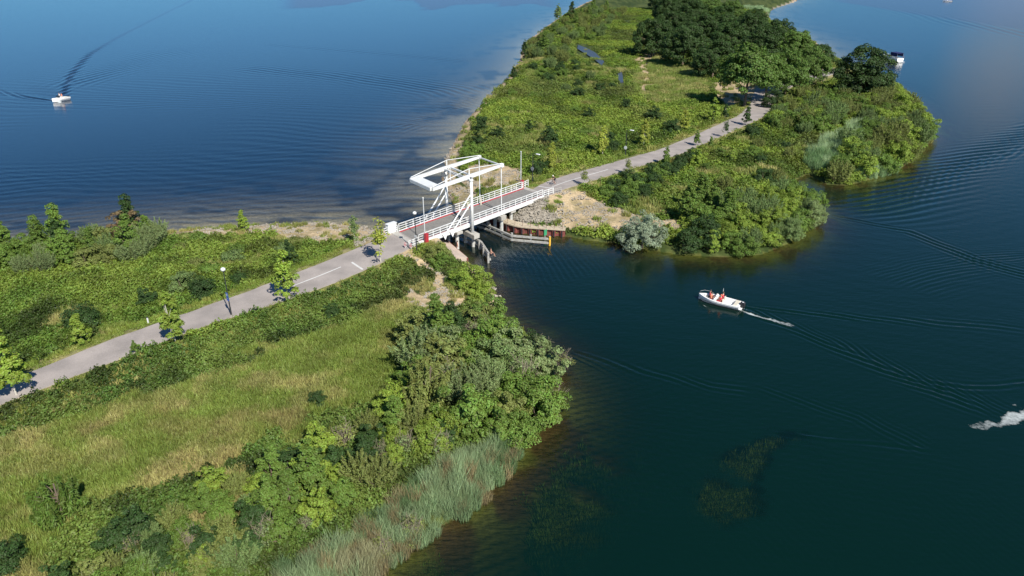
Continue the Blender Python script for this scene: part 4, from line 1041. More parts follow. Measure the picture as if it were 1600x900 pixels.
# ------------------------------------------------------------ foliage builders
def leaf_mesh(name, c, nrm, size, mat, aspect=1.6, up=None, r=rng):
    """one small kite-shaped face per leaf clump"""
    n = len(c)
    nrm = nrm/np.linalg.norm(nrm, axis=1)[:, None]
    a = r.normal(size=(n, 3)) if up is None else up+r.normal(size=(n, 3))*.35
    a = a-(a*nrm).sum(1)[:, None]*nrm; a /= np.linalg.norm(a, axis=1)[:, None]+1e-9
    b_ = np.cross(nrm, a)
    s_ = (size if np.ndim(size) else np.full(n, size))[:, None]*(.7+.6*r.random((n, 1)))
    h = s_*aspect*.5; wd = s_*.5
    cv = nrm*s_*.18
    v = np.stack([c-a*h, c+b_*wd+cv-a*h*.1, c+a*h, c-b_*wd+cv-a*h*.1], 1).reshape(-1, 3)
    q = np.arange(n*4).reshape(-1, 4)
    me = mesh_np(name, v, q, mat=mat)
    at_ = me.attributes.new('leafrnd', 'FLOAT', 'FACE'); at_.data.foreach_set('value', r.random(n).astype(np.float32))
    return me
def unit(n, r): 
    v = r.normal(size=(n, 3)); return v/np.linalg.norm(v, axis=1)[:, None]
def clumps_crown(name, seed, W_, H_, z0, nclump, nleaf, leaf, shape='round', ragged=.3, csize=.23, aspect=1.5, mat=None, droop=0.0, lumpy=1.0):
    r = np.random.default_rng(seed)
    # clump centres over and inside the crown's envelope
    d = unit(nclump*3, r); d = d[d[:, 2] > -.45][:nclump]; n = len(d)
    rad = (1-ragged*r.random(n)**1.5)
    inner = r.random(n) < .22; rad[inner] *= .55
    th = np.arctan2(d[:, 1], d[:, 0]); ph0 = r.random(4)*6.28
    lump = 1+lumpy*(.13*np.sin(3*th+ph0[0])+.10*np.sin(5*th+ph0[1]+3*d[:, 2])+.08*np.sin(2*th+ph0[2]+5*d[:, 2]))
    e = d*rad[:, None]*lump[:, None]
    if shape == 'cone': 
        k = np.clip((e[:, 2]+.45)/1.45, 0, 1); e[:, :2] *= (1.15-.85*k)[:, None]
    if shape == 'flat': e[:, 2] = np.sign(e[:, 2])*np.abs(e[:, 2])**.8
    cen = np.stack([e[:, 0]*W_/2, e[:, 1]*W_/2, z0+H_*(e[:, 2]+.45)/1.45], -1)
    cs = csize*W_*(.6+.8*r.random(n))
    per = r.multinomial(nleaf, cs**2/np.sum(cs**2))
    ci = np.repeat(np.arange(n), per)
    m_ = len(ci)
    u_ = unit(m_, r); flip = (u_[:, 2] < -.3) & (r.random(m_) < .7); u_[flip, 2] *= -1
    rr = cs[ci]*(.55+.5*r.random(m_)**.6)
    pos = cen[ci]+u_*rr[:, None]*np.array([1, 1, .75])
    if droop: pos[:, 2] -= droop*np.hypot(u_[:, 0], u_[:, 1])*rr
    out = pos-np.array([0, 0, z0+H_*.3])
    out /= np.linalg.norm(out, axis=1)[:, None]
    nr = u_*.55+out*.35+np.array([0, 0, .3])+unit(m_, r)*.55
    pos[:, 2] = np.maximum(pos[:, 2], .05)
    return leaf_mesh(name, pos, nr, leaf, mat or M['leaf'], aspect, None, r), cen
def spray_bush(name, seed, W_, H_, nstem, nleaf, leaf, aspect=2.6, spread=.5, mat=None, droop=0):
    """many upright stems, each a plume of narrow leaves (willow, reed-like shrubs)"""
    r = np.random.default_rng(seed)
    a = r.random(nstem)*6.283; q = np.sqrt(r.random(nstem))
    base = np.stack([np.cos(a)*q*W_*.22, np.sin(a)*q*W_*.22, np.zeros(nstem)], -1)
    hh = H_*(1-.35*q**2)*(.75+.35*r.random(nstem))
    tip = np.stack([np.cos(a)*q*W_*.5, np.sin(a)*q*W_*.5, hh], -1)+r.normal(size=(nstem, 3))*[W_*.05, W_*.05, 0]
    si = r.integers(0, nstem, nleaf); tt = r.random(nleaf)**.55
    mid = (base+tip)/2+np.array([0, 0, H_*.12])
    t_ = tt[:, None]
    p = base[si]*(1-t_)**2+2*mid[si]*t_*(1-t_)+tip[si]*t_**2
    side = unit(nleaf, r)
    wd = (.15+.20*np.sin(np.clip(tt, 0, 1)*3.0))*W_*.55*(1.12-tt)
    p = p+side*wd[:, None]*r.random(nleaf)[:, None]**.5*np.array([1, 1, .8])
    if droop: p[:, 2] -= droop*np.abs(side[:, 0])
    p[:, 2] = np.maximum(p[:, 2], .05)
    dirn = (tip-base)[si]; dirn /= np.linalg.norm(dirn, axis=1)[:, None]
    nr = side*.8+np.array([0, 0, .45])+unit(nleaf, r)*.4
    up = dirn+side*.5
    if droop: up = up*.3-np.array([0, 0, 1.0])
    return leaf_mesh(name, p, nr, leaf, mat or M['leaf'], aspect, up, r), tip
def limbs(name, seed, tips, height0, rad, mat, nb=9, trunk_top=None, lean=0.0, forks=2):
    """tapered trunk with limbs reaching into the crown"""
    r = np.random.default_rng(seed); mb = MB()
    tt = trunk_top or height0*1.5
    lx, ly = r.normal()*lean, r.normal()*lean
    pts = [(0, 0, -.4), (lx*.1, ly*.1, height0*.3), (lx*.4, ly*.4, height0*.75), (lx, ly, tt)]
    mb.tube(pts, [rad*1.25, rad, rad*.85, rad*.5], 7)
    sel = r.choice(len(tips), min(nb, len(tips)), replace=False)
    for i in sel:
        T = np.array(tips[i]); k = .45+.5*r.random()
        z = height0*(.7+.6*k); z = min(z, tt*.97)
        a = np.array([lx*k*.8, ly*k*.8, z]); T = a+(T-a)*.85
        m_ = a+(T-a)*.5+np.array([0, 0, .08*np.linalg.norm(T-a)])+r.normal(size=3)*.06*np.linalg.norm(T-a)
        mb.tube([a, m_, T], [rad*.45, rad*.26, rad*.09], 5)
    return mb
def stems(seed, tips, rad, nb=7):
    r = np.random.default_rng(seed); mb = MB()
    for i in r.choice(len(tips), min(nb, len(tips)), replace=False):
        T = np.array(tips[i]); b_ = np.array([T[0]*.12, T[1]*.12, -.3]); m_ = (b_+T)/2+r.normal(size=3)*.12
        mb.tube([b_, m_, T*.95], [rad, rad*.7, rad*.25], 5)
    return mb
def plant_proto(name, crown, trunk, tmat, tname='trunk', cname='crown'):
    e = bpy.data.objects.new(name, None); e.empty_display_size = .3; COL.objects.link(e)
    if trunk is not None: trunk.build(tname, tmat, e)
    o = link(cname, crown, e)
    return e
PROTO = {}
def proto(key, name, **k):
    PROTO.setdefault(key, []).append((name, k))
BUILT = {}
def make_proto(key, i):
    """meshes for the i-th variant of a plant kind"""
    if (key, i) in BUILT: return BUILT[(key, i)]
    s_ = hash_(key)+i*31
    if key == 'oak':
        me, cen = clumps_crown('crown', s_, 15, 12.0, 2.0, 190, 21000, .36, 'round', .20, .085, 1.3, lumpy=.5)
        tr = limbs('trunk', s_, cen, 4.5, .38, M['bark'], 12, 9, .5)
    elif key == 'highoak':
        me, cen = clumps_crown('crown', s_, 13, 9.0, 5.2, 150, 17000, .36, 'round', .25, .09, 1.3, lumpy=.8)
        tr = limbs('trunk', s_, cen, 6.0, .36, M['bark'], 14, 10, .5)
    elif key == 'roundtree':
        me, cen = clumps_crown('crown', s_, 6, 5.2, .5, 130, 13000, .14, 'round', .24, .10, 1.6)
        tr = limbs('trunk', s_, cen, 1.8, .16, M['bark'], 9, 4, .3)
    elif key == 'bush':
        me, cen = clumps_crown('crown', s_, 3.4, 2.4, .1, 85, 6500, .105, 'round', .48, .11, 1.6)
        tr = stems(s_, cen, .05)
    elif key == 'ragged':
        me, cen = clumps_crown('crown', s_, 3.2, 3.0, .2, 64, 5200, .11, 'round', .68, .10, 1.8)
        tr = stems(s_, cen, .05)
    elif key == 'cone':
        me, cen = clumps_crown('crown', s_, 3.0, 4.6, .4, 90, 6000, .12, 'cone', .5, .10, 1.6)
        tr = limbs('trunk', s_, cen, 1.4, .09, M['bark'], 8, 3.8, .15)
    elif key == 'willow':
        me, cen = spray_bush('crown', s_, 3.6, 3.1, 70, 7600, .065, 3.0)
        tr = stems(s_, cen, .04, 12)
    elif key == 'drooping':
        me, cen = spray_bush('crown', s_, 3.2, 3.8, 30, 4200, .09, 4.5, droop=.5)
        tr = limbs('trunk', s_, cen, 1.6, .10, M['bark'], 8, 3.2, .2)
    elif key == 'low':
        me, cen = clumps_crown('crown', s_, 2.6, 1.2, .0, 50, 3200, .11, 'flat', .5, .15, 1.6)
        tr = stems(s_, cen, .03, 5)
    elif key == 'young':
        me, cen = clumps_crown('crown', s_, 2.5, 4.3, .75, 60, 3600, .145, 'cone', .6, .13, 1.5)
        tr = limbs('trunk', s_, cen, 1.7, .06, M['palebark'], 12, 4.2, .12)
    elif key == 'thin':
        me, cen = clumps_crown('crown', s_, 1.7, 3.7, .9, 34, 620, .16, 'cone', .7, .20, 1.4)
        tr = limbs('trunk', s_, cen, 1.9, .05, M['palebark'], 12, 3.9, .08)
    elif key == 'dead':
        r = np.random.default_rng(s_); mb = MB()
        for _ in range(16):
            a = r.random()*6.28; q = r.random(); T = np.array([math.cos(a)*q*1.2, math.sin(a)*q*1.2, 1.6+r.random()*1.3])
            b0 = np.array([T[0]*.15, T[1]*.15, -.2]); m_ = (b0+T)/2+r.normal(size=3)*.12
            mb.tube([b0, m_, T], [.035, .026, .012], 4)
            for _ in range(7):
                k = .35+.6*r.random(); p0 = b0+(T-b0)*k; p1 = p0+r.normal(size=3)*.38+np.array([0, 0, .25]); mb.tube([p0, p1], [.014, .007], 3)
        cr, cen = clumps_crown('crown', s_, 2.2, 2.2, .3, 14, 350, .10, 'round', .6, .2, 2.2)
        me, tr = cr, mb
    tm = {'young': M['palebark'], 'thin': M['palebark'], 'dead': M['deadwood']}.get(key, M['bark'])
    tmesh = None
    if tr is not None:
        tmp = tr.build('trunk', tm); tmesh = tmp.data; bpy.data.objects.remove(tmp)
    BUILT[(key, i)] = (me, tmesh); return BUILT[(key, i)]
def hash_(k): return sum((i+1)*ord(c) for i, c in enumerate(k))*13
NVAR = dict(highoak=2, oak=4, roundtree=3, bush=4, ragged=4, cone=3, willow=4, drooping=2, low=3, young=4, thin=3, dead=3)
VN = {'tree': ('oak', 'roundtree', 'cone', 'young', 'thin', 'drooping')}
SPOTS = []
LAST = [None]
def plant(key, x, y, scale, tint, name, label, cat, group=None, zs=1.0, rz=None, var=None, z=None):
    i = int(rng.integers(0, NVAR[key])) if var is None else var
    me, tm = make_proto(key, i)
    zz = float(height(np.array([x]), np.array([y]))[0]) if z is None else z
    rz = rng.random()*6.28 if rz is None else rz
    o = thing(name, label, cat, (x, y, max(zz, .05)-.04), rz, group, (scale, scale, scale*zs))
    c = link('crown' if name.endswith('tree') else 'foliage', me, o)
    j = 1+(rng.random()-.5)*.22
    c.color = (tint[0]*j, tint[1]*j, tint[2]*j, 1)
    if tm is not None:
        s = link('trunk' if name.endswith('tree') else 'stems', tm, o)
    SPOTS.append((x, y, scale)); LAST[0] = o
    return o
ORD = ['first', 'second', 'third']+['%sth' % w for w in ('four', 'fif', 'six', 'seven', 'eigh', 'nin', 'ten', 'eleven', 'twelf', 'thirteen', 'fourteen', 'fifteen', 'sixteen', 'seventeen', 'eighteen', 'nineteen', 'twentie')]
ORD += ['%s %s' % (t_, o_) for t_ in ('twenty', 'thirty', 'forty', 'fifty') for o_ in ORD[:9]]
def ordlabels(objs):
    """look-alikes get their place in the picture, counted from the left"""
    by = {}
    for o in objs: by.setdefault(o['label'], []).append(o)
    for lb, l_ in by.items():
        if len(l_) < 2: continue
        l_.sort(key=lambda o: float(Q(o.location.x, o.location.y, o.location.z)[0]))
        for i, o in enumerate(l_):
            w_ = (ORD[i] if i < len(ORD) else 'far') if i < len(l_)-1 else 'rightmost'
            if i == 0: w_ = 'leftmost'
            o['label'] = lb+(', %s' % w_ if i in (0, len(l_)-1) else ', %s from left' % w_)
THS = []
T_ = dict(bright=(.205, .290, .040), mid=(.125, .205, .034), dark=(.042, .086, .020), olive=(.180, .215, .056), greyw=(.180, .240, .090), silver=(.26, .32, .21),
          yellow=(.31, .36, .055), brown=(.20, .15, .075), oak=(.042, .084, .018), oakl=(.095, .165, .030), blue=(.15, .25, .14), sage=(.150, .220, .070))

# ------------------------------------------------------------ single trees and shrubs that the photo shows one by one
def at(u, v, z=None):
    p = P(u, v, 1.6)
    for _ in range(3):
        zz = float(height(np.array([p[0]]), np.array([p[1]]))[0]); p = P(u, v, max(zz, 0))
    return float(p[0]), float(p[1])
def one(key, u, v, sc, tint, name, label, cat, group=None, **k):
    x, y = at(u, v); return plant(key, x, y, sc, T_[tint], name, label, cat, group, **k)
YT = 'young trees planted along the road'
one('young', 26, 618, 1.25, 'bright', 'young_tree', 'broad bright green young tree at the left edge of the photo beside the road', 'tree', YT, var=0)
one('young', 274, 533, 1.08, 'bright', 'young_tree', 'slender bright green young tree on the road edge left of the lamp post', 'tree', YT, var=1)
one('young', 450, 468, 1.15, 'bright', 'young_tree', 'bright green young tree casting a dark shadow where the white centre line begins', 'tree', YT, var=2)
one('thin', 595, 411, 1.35, 'yellow', 'young_tree', 'sparse yellowish young tree by the white stop line before the bridge', 'tree', YT, var=0)
one('young', 130, 541, .72, 'bright', 'young_tree', 'small pale trunked young tree standing in the brambles above the road at far left', 'tree', YT, var=3)
one('cone', 453, 410, .62, 'dark', 'young_tree', 'dark green young tree on the lake side verge behind the bright tree', 'tree', YT, var=0)
one('thin', 555, 380, .95, 'sage', 'young_tree', 'thin nearly leafless pale trunked tree in front of the sandy beach', 'tree', YT, var=1)
one('cone', 381, 362, .62, 'bright', 'small_tree', 'lone rounded green sapling where the brambles meet the sandy beach', 'tree', var=1)
one('thin', 913, 290, .78, 'olive', 'young_tree', 'small bare stemmed young tree beside the road just past the bridge', 'tree', YT, var=2)
one('thin', 981, 274, .80, 'olive', 'young_tree', 'young tree with sparse olive leaves at the right side of the far road', 'tree', YT, var=0)
one('young', 1040, 262, .78, 'mid', 'young_tree', 'dark leafy young tree rising from the hedge on the right of the far road', 'tree', YT, var=1)
one('young', 1088, 228, .62, 'mid', 'young_tree', 'neat cone shaped young tree in front of the far road pavement', 'tree', YT, var=2)
one('young', 1110, 232, .50, 'mid', 'young_tree', 'smallest leafy young tree on the right verge of the far road', 'tree', YT, var=3)
one('thin', 1133, 215, .86, 'dark', 'young_tree', 'bare pale stemmed young tree on the right verge of the far road', 'tree', YT, var=1)
one('young', 1166, 196, .88, 'dark', 'young_tree', 'dark green young tree beside the far road just before the forest shade', 'tree', YT, var=0)
for u, v, s, tn, lb in [(862, 266, 1.0, 'yellow', 'yellow green young tree behind the lamp post past the bridge'),
                        (941, 244, 1.15, 'yellow', 'brightest yellow young tree on the left verge of the far road'),
                        (1005, 230, 1.12, 'yellow', 'yellow green young tree left of the far road next to a lamp post'),
                        (1068, 206, 1.0, 'yellow', 'yellow green young tree beside the rounded dark shrub left of the far road'),
                        (1114, 193, 1.12, 'bright', 'tall fresh green young tree left of the far road near the forest'),
                        (1132, 186, .70, 'dark', 'pale trunked young tree in the forest edge shade')]:
    one('young', u, v, s, tn, 'young_tree', lb, 'tree', YT)
# oaks
OG = 'mature trees of the grove where the road enters'
one('highoak', 1163, 166, 1.0, 'oakl', 'oak_tree', 'large bright oak standing over the road with its trunk in view', 'tree', OG)
one('highoak', 1196, 158, .78, 'oakl', 'oak_tree', 'bright oak across the road from the large one, trunk in view', 'tree', OG)
for u, v, s, tn, lb in [(1341, 153, .92, 'oak', 'solitary big dark round oak beside the right hand water'),
                        (1018, 88, .95, 'oak', 'dark oak at the left front corner of the grove'),
                        (1066, 104, .95, 'oak', 'dark oak second from the left along the front of the grove'),
                        (1113, 122, .80, 'oak', 'dark oak between the grove front and the bright oak over the road'),
                        (1226, 146, .80, 'oakl', 'bright green oak right of the oak over the road'),
                        (1262, 132, .72, 'oakl', 'mid green oak at the right end of the grove')]:
    one('oak', u, v, s, tn, 'oak_tree', lb, 'tree', OG)
for u, v, s, tn in [(1045, 66, .9, 'oak'), (1092, 76, .92, 'oak'), (1138, 92, .9, 'oak'), (1185, 104, .88, 'oak'), (1236, 104, .8, 'oakl'), (1040, 38, .95, 'oak'), (1082, 48, .95, 'oak'),
                (1125, 60, .95, 'oak'), (1168, 74, .92, 'oak'), (1212, 84, .85, 'oak'), (1032, 16, 1.0, 'oak'), (1066, 24, 1.0, 'oak'), (1102, 32, .95, 'oakl'), (1140, 44, .9, 'oakl'), (1178, 54, .8, 'oak'), (1278, 108, .55, 'oak')]:
    one('oak', u, v, s, tn, 'oak_tree', 'dark oak in the %s row of the dense grove' % ('second' if v > 62 else 'third' if v > 38 else 'rearmost'), 'tree', OG); THS.append(LAST[0])
one('roundtree', 1206, 168, .75, 'dark', 'small_tree', 'dark blue green small tree at the right of the road where it enters the grove', 'tree')
one('roundtree', 1003, 388, .92, 'silver', 'willow_tree', 'silvery round willow at the water edge right of the bridge', 'tree', zs=.95)
one('cone', 209, 371, 1.2, 'dark', 'shore_tree', 'dark tree beside the brown withered tree on the lake shore', 'tree')
one('ragged', 196, 376, 1.35, 'brown', 'withered_tree', 'withered reddish brown tree on the near lake shore', 'tree')
one('cone', 66, 392, .95, 'mid', 'shore_tree', 'tall dark pointed tree on the lake shore at far left', 'tree')
one('cone', 98, 394, .9, 'dark', 'shore_tree', 'dark tree right next to the tall pointed one on the lake shore', 'tree')
one('cone', 12, 398, .95, 'mid', 'shore_tree', 'green tree on the lake shore nearest the left edge', 'tree')
one('cone', 234, 374, .72, 'mid', 'shore_tree', 'green sapling right of the withered tree on the lake shore', 'tree')
one('bush', 374, 443, .62, 'dark', 'dark_shrub', 'small dark round shrub in the brambles above the lamp post', 'shrub')
one('bush', 318, 462, .95, 'dark', 'dark_shrub', 'dark shrub behind the slender young tree at the roadside', 'shrub')
one('bush', 290, 455, .95, 'sage', 'shrub', 'grey green shrub just left of the dark roadside shrub', 'shrub')
one('ragged', 232, 478, .7, 'dark', 'dark_shrub', 'low dark patch of shrub amid the bright near brambles', 'shrub')
one('bush', 134, 508, 1.0, 'dark', 'dark_shrub', 'dark shrub behind the small pale trunked tree', 'shrub')
one('low', 310, 378, .95, 'mid', 'shrub', 'rounded green shrub at the left end of the sandy beach', 'shrub')
one('bush', 736, 452, 1.25, 'bright', 'shrub', 'dense bright green shrub on the point below the bridge', 'shrub')
one('bush', 752, 466, .9, 'bright', 'shrub', 'bright shrub at the water edge below the bridge point', 'shrub')
one('bush', 716, 446, .8, 'mid', 'shrub', 'mid green shrub left of the dense one on the bridge point', 'shrub')
one('bush', 686, 405, .9, 'olive', 'shrub', 'grassy shrub climbing the bank beside the red barrier box', 'shrub')
one('bush', 692, 420, .85, 'mid', 'shrub', 'shrub on the bank between the footpath and the concrete ramp', 'shrub')
one('bush', 1051, 208, 1.15, 'dark', 'dark_shrub', 'rounded dark shrub left of the far road between yellow trees', 'shrub')
one('bush', 842, 272, 1.0, 'dark', 'dark_shrub', 'dark shrub behind the first lamp post past the bridge', 'shrub')
one('bush', 956, 236, .95, 'dark', 'dark_shrub', 'dark shrub right beside the brightest yellow tree', 'shrub')
one('drooping', 668, 640, 1.35, 'olive', 'weeping_shrub', 'weeping shrub with hanging branches amid the lower thicket', 'shrub', var=0)
one('drooping', 100, 815, 1.05, 'mid', 'weeping_shrub', 'lone drooping shrub with a dark hollow in the lower left meadow', 'shrub', var=1)
one('bush', 8, 888, .8, 'dark', 'dark_shrub', 'dark shrub cut off by the bottom left corner', 'shrub')
one('bush', 496, 630, .45, 'dark', 'dark_shrub', 'tiny dark shrub alone in the dry meadow', 'shrub')
one('ragged', 520, 498, .6, 'dark', 'dark_shrub', 'dark low shrub on the meadow side of the roadside brambles', 'shrub')
one('cone', 212, 553, .30, 'mid', 'shrub', 'small shrub poking over the near edge of the road', 'shrub')
one('roundtree', 1268, 350, .62, 'greyw', 'willow_shrub', 'rounded grey green willow beside the small inlet', 'shrub')
one('roundtree', 1232, 374, .6, 'sage', 'willow_shrub', 'round green willow left of the one by the inlet', 'shrub')
one('cone', 872, 34, 1.8, 'sage', 'shore_tree', 'tall grey green tree at the far lake shore', 'tree')
one('cone', 893, 26, 1.7, 'dark', 'shore_tree', 'tall dark tree second along the far lake shore', 'tree')
one('cone', 820, 92, 1.3, 'dark', 'shore_tree', 'dark tree leaning over the lake midway up the far shore', 'tree')
one('cone', 803, 126, .9, 'dark', 'shore_tree', 'small dark tree on the lake shore below the leaning one', 'tree')

for u, v, s, lb in [(642, 842, .8, 'bare dead branches at the waterline below the reeds'), (600, 868, .7, 'bare dead branches at the waterline, lowest of the reed edge'),
                    (806, 706, .6, 'bare branches where the reeds meet the tall willows'), (866, 640, .9, 'bare branches overhanging the water under the lower thicket'),
                    (540, 700, 1.0, 'tall bare grey stems standing in the middle of the lower thicket'), (880, 578, .8, 'bare branches at the outermost bulge of the lower thicket'),
                    (300, 860, .8, 'dry tangled twigs amid the green shrubs near the bottom edge')]:
    one('dead', u, v, s, 'olive', 'bare_shrub', lb, 'shrub')
# ------------------------------------------------------------ thickets: every shrub its own thing
def region_scatter(poly, spacing, seed, zc=1.5):
    r = np.random.default_rng(seed)
    pw = np.array([P(u, v, zc) for u, v in poly]); lo = pw.min(0); hi = pw.max(0)
    pts = []
    xs = np.arange(lo[0], hi[0]+spacing, spacing); ys = np.arange(lo[1], hi[1]+spacing, spacing*.87)
    for j, yy in enumerate(ys):
        for xx in xs:
            pts.append((xx+(j % 2)*spacing/2+(r.random()-.5)*spacing*.75, yy+(r.random()-.5)*spacing*.75))
    p = np.array(pts); p = p[inside(p[:, 0], p[:, 1], pw)]
    s = sdist(p[:, 0], p[:, 1]); rd, _ = road_info(p[:, 0], p[:, 1])
    return p[(s > .35) & (rd > 2.2)]
def thicket(poly, spacing, seed, kinds, where, group, smin=.7, smax=1.25, lim=999):
    p = region_scatter(poly, spacing, seed); r = np.random.default_rng(seed+1)
    pond = [(895, 64), (920, 68), (950, 88), (975, 108), (982, 134), (962, 136), (945, 112), (905, 96)]
    pu, pv = Q(p[:, 0], p[:, 1], 1.6); p = p[~inside(pu, pv, pond)]
    ks = [k[:2] for k in kinds]; wt = np.array([k[2] for k in kinds], float); wt /= wt.sum()
    zz = height(p[:, 0], p[:, 1]); n_ = 0
    for (x, y), z in zip(p, zz):
        if any((x-a)**2+(y-b_)**2 < (1.1*c+.3)**2 for a, b_, c in SPOTS[:95]): continue
        k = ks[r.choice(len(ks), p=wt)]; sc = smin+(smax-smin)*r.random()
        look = dict(bright='bright green', mid='mid green', dark='dark green', olive='olive', greyw='feathery grey', silver='silvery', yellow='yellow green',
                    brown='brown half dead', sage='grey green', blue='blue green')[k[1]]
        nm = {'dead': 'bare_shrub', 'willow': 'willow_shrub', 'cone': 'upright_shrub', 'low': 'low_shrub'}.get(k[0], 'shrub')
        ft = {'dead': 'twiggy shrub', 'willow': 'willow', 'cone': 'upright shrub', 'low': 'low shrub', 'ragged': 'ragged shrub', 'bush': 'rounded shrub', 'roundtree': 'big shrub', 'drooping': 'weeping shrub'}[k[0]]
        plant(k[0], x, y, sc, T_[k[1]], nm, '%s %s %s' % (look, ft, where), 'shrub', group, z=float(z)); THS.append(bpy.data.objects[-1] if False else LAST[0]); n_ += 1
    return n_
cnt = []
TH = 'shrubs of the thicket on the lower point'
cnt.append(thicket([(640, 545), (680, 524), (735, 510), (800, 520), (850, 550), (868, 600), (862, 640), (835, 672), (800, 692), (720, 690), (690, 660), (640, 600)], 2.45, 11,
        [('willow', 'greyw', 1.6), ('ragged', 'greyw', 1), ('ragged', 'mid', 2), ('bush', 'mid', 2.5), ('cone', 'mid', 1), ('ragged', 'olive', 2), ('willow', 'olive', 1), ('bush', 'sage', 1.5), ('dead', 'greyw', .7), ('bush', 'dark', 1)], 'at the lower thicket\'s water end', TH, .95, 1.45))
cnt.append(thicket([(640, 548), (735, 514), (720, 570), (650, 600)], 2.6, 12, [('bush', 'dark', 3), ('cone', 'dark', 3), ('bush', 'mid', 2)], 'in the lower thicket\'s dark top corner', TH, .9, 1.35))
cnt.append(thicket([(470, 730), (530, 690), (590, 665), (640, 620), (690, 665), (720, 695), (640, 735), (560, 780), (480, 840), (410, 880), (370, 880), (410, 790)], 1.8, 13,
        [('bush', 'bright', 2), ('ragged', 'bright', 2.5), ('cone', 'mid', 2), ('ragged', 'mid', 2), ('dead', 'greyw', 1.3), ('ragged', 'dark', 2.2), ('willow', 'olive', 1)], 'amid the lower thicket', TH, .5, .95))
cnt.append(thicket([(130, 890), (220, 830), (320, 780), (410, 745), (470, 730), (410, 790), (370, 880), (400, 930), (330, 990), (60, 990), (90, 930)], 1.7, 14,
        [('willow', 'olive', 2), ('bush', 'mid', 2), ('ragged', 'olive', 1.5), ('willow', 'sage', 1.5), ('dead', 'olive', .8), ('ragged', 'bright', 2.5), ('ragged', 'dark', 2.2), ('cone', 'mid', 1)], 'of the lower thicket beside the meadow', TH, .42, .8))
NS = 'shrubs along the near lake shore'
cnt.append(thicket([(-60, 405), (0, 398), (120, 384), (255, 372), (262, 400), (200, 412), (100, 425), (0, 440), (-60, 450)], 2.7, 21,
        [('ragged', 'mid', 2), ('bush', 'mid', 2), ('willow', 'greyw', 2.5), ('cone', 'mid', 1), ('bush', 'olive', 1.5), ('willow', 'sage', 1)], 'in the near lake shore belt', NS, .8, 1.2))
cnt.append(thicket([(262, 378), (400, 372), (470, 380), (450, 412), (380, 440), (260, 430)], 5.2, 22, [('low', 'olive', 2), ('low', 'sage', 2), ('low', 'mid', 2)], 'in brambles between lake and road', NS, .7, 1.1))
SE = 'shrubs on the island right of the road'
cnt.append(thicket([(1200, 165), (1290, 150), (1400, 140), (1450, 190), (1450, 215), (1400, 262), (1330, 285), (1270, 262), (1330, 230), (1340, 196), (1260, 215), (1200, 200)], 4.3, 31,
        [('willow', 'olive', 3), ('bush', 'mid', 2), ('bush', 'bright', 2), ('willow', 'sage', 2), ('ragged', 'mid', 1)], 'on the island\'s rounded right shore', SE, .95, 1.55))
cnt.append(thicket([(1130, 330), (1200, 318), (1226, 300), (1275, 315), (1278, 340), (1250, 370), (1190, 392), (1110, 398), (1070, 385)], 3.0, 32,
        [('bush', 'bright', 2.5), ('bush', 'mid', 2), ('willow', 'sage', 2), ('ragged', 'bright', 1)], 'on the point facing the speedboat', SE, .8, 1.25))
cnt.append(thicket([(1060, 345), (1110, 325), (1150, 335), (1130, 380), (1070, 385)], 3.2, 33, [('bush', 'dark', 2), ('bush', 'mid', 1), ('cone', 'mid', 1)], 'right of the silvery willow', SE, .8, 1.25))
cnt.append(thicket([(1140, 210), (1250, 200), (1270, 235), (1240, 290), (1180, 310), (1110, 300), (1070, 280), (1060, 255), (1100, 240)], 7.5, 34,
        [('bush', 'mid', 2), ('willow', 'olive', 2), ('ragged', 'bright', 1.5), ('bush', 'dark', 1)], 'amid the island right of road', SE, .6, 1.1))
cnt.append(thicket([(925, 300), (985, 272), (1060, 248), (1090, 250), (1030, 290), (990, 322), (950, 318)], 2.6, 35, [('bush', 'dark', 2.5), ('bush', 'mid', 2), ('low', 'mid', 1)], 'in the hedge along far road', SE, .65, 1.05))
cnt.append(thicket([(886, 362), (985, 365), (980, 388), (920, 380), (886, 372)], 2.0, 36, [('low', 'mid', 2), ('low', 'sage', 2), ('bush', 'mid', 1)], 'between sheet piling and silvery willow', SE, .6, .85))
NW = 'shrubs on the island left of the road'
cnt.append(thicket([(860, 50), (890, 26), (930, 12), (975, 20), (950, 50), (925, 70), (900, 64), (905, 95), (860, 110), (830, 105), (825, 75)], 9.0, 41,
        [('willow', 'olive', 3), ('bush', 'mid', 2), ('willow', 'sage', 2), ('cone', 'mid', 1)], 'near the island\'s far lake shore', NW, .9, 1.5))
cnt.append(thicket([(790, 140), (830, 105), (900, 95), (960, 110), (965, 150), (890, 160), (800, 165), (760, 190), (745, 190)], 10.5, 42,
        [('bush', 'dark', 3), ('bush', 'mid', 2), ('willow', 'sage', 1), ('low', 'olive', 1)], 'in the rough near the pond', NW, .7, 1.2))
cnt.append(thicket([(720, 215), (760, 190), (960, 170), (1050, 180), (1020, 205), (900, 240), (840, 250), (740, 262)], 11, 43, [('low', 'mid', 1), ('bush', 'mid', 1), ('ragged', 'dark', 2.5)], 'in the island\'s wide bramble field', NW, .7, 1.2))
ordlabels(THS); print('THICKETS', cnt, sum(cnt))
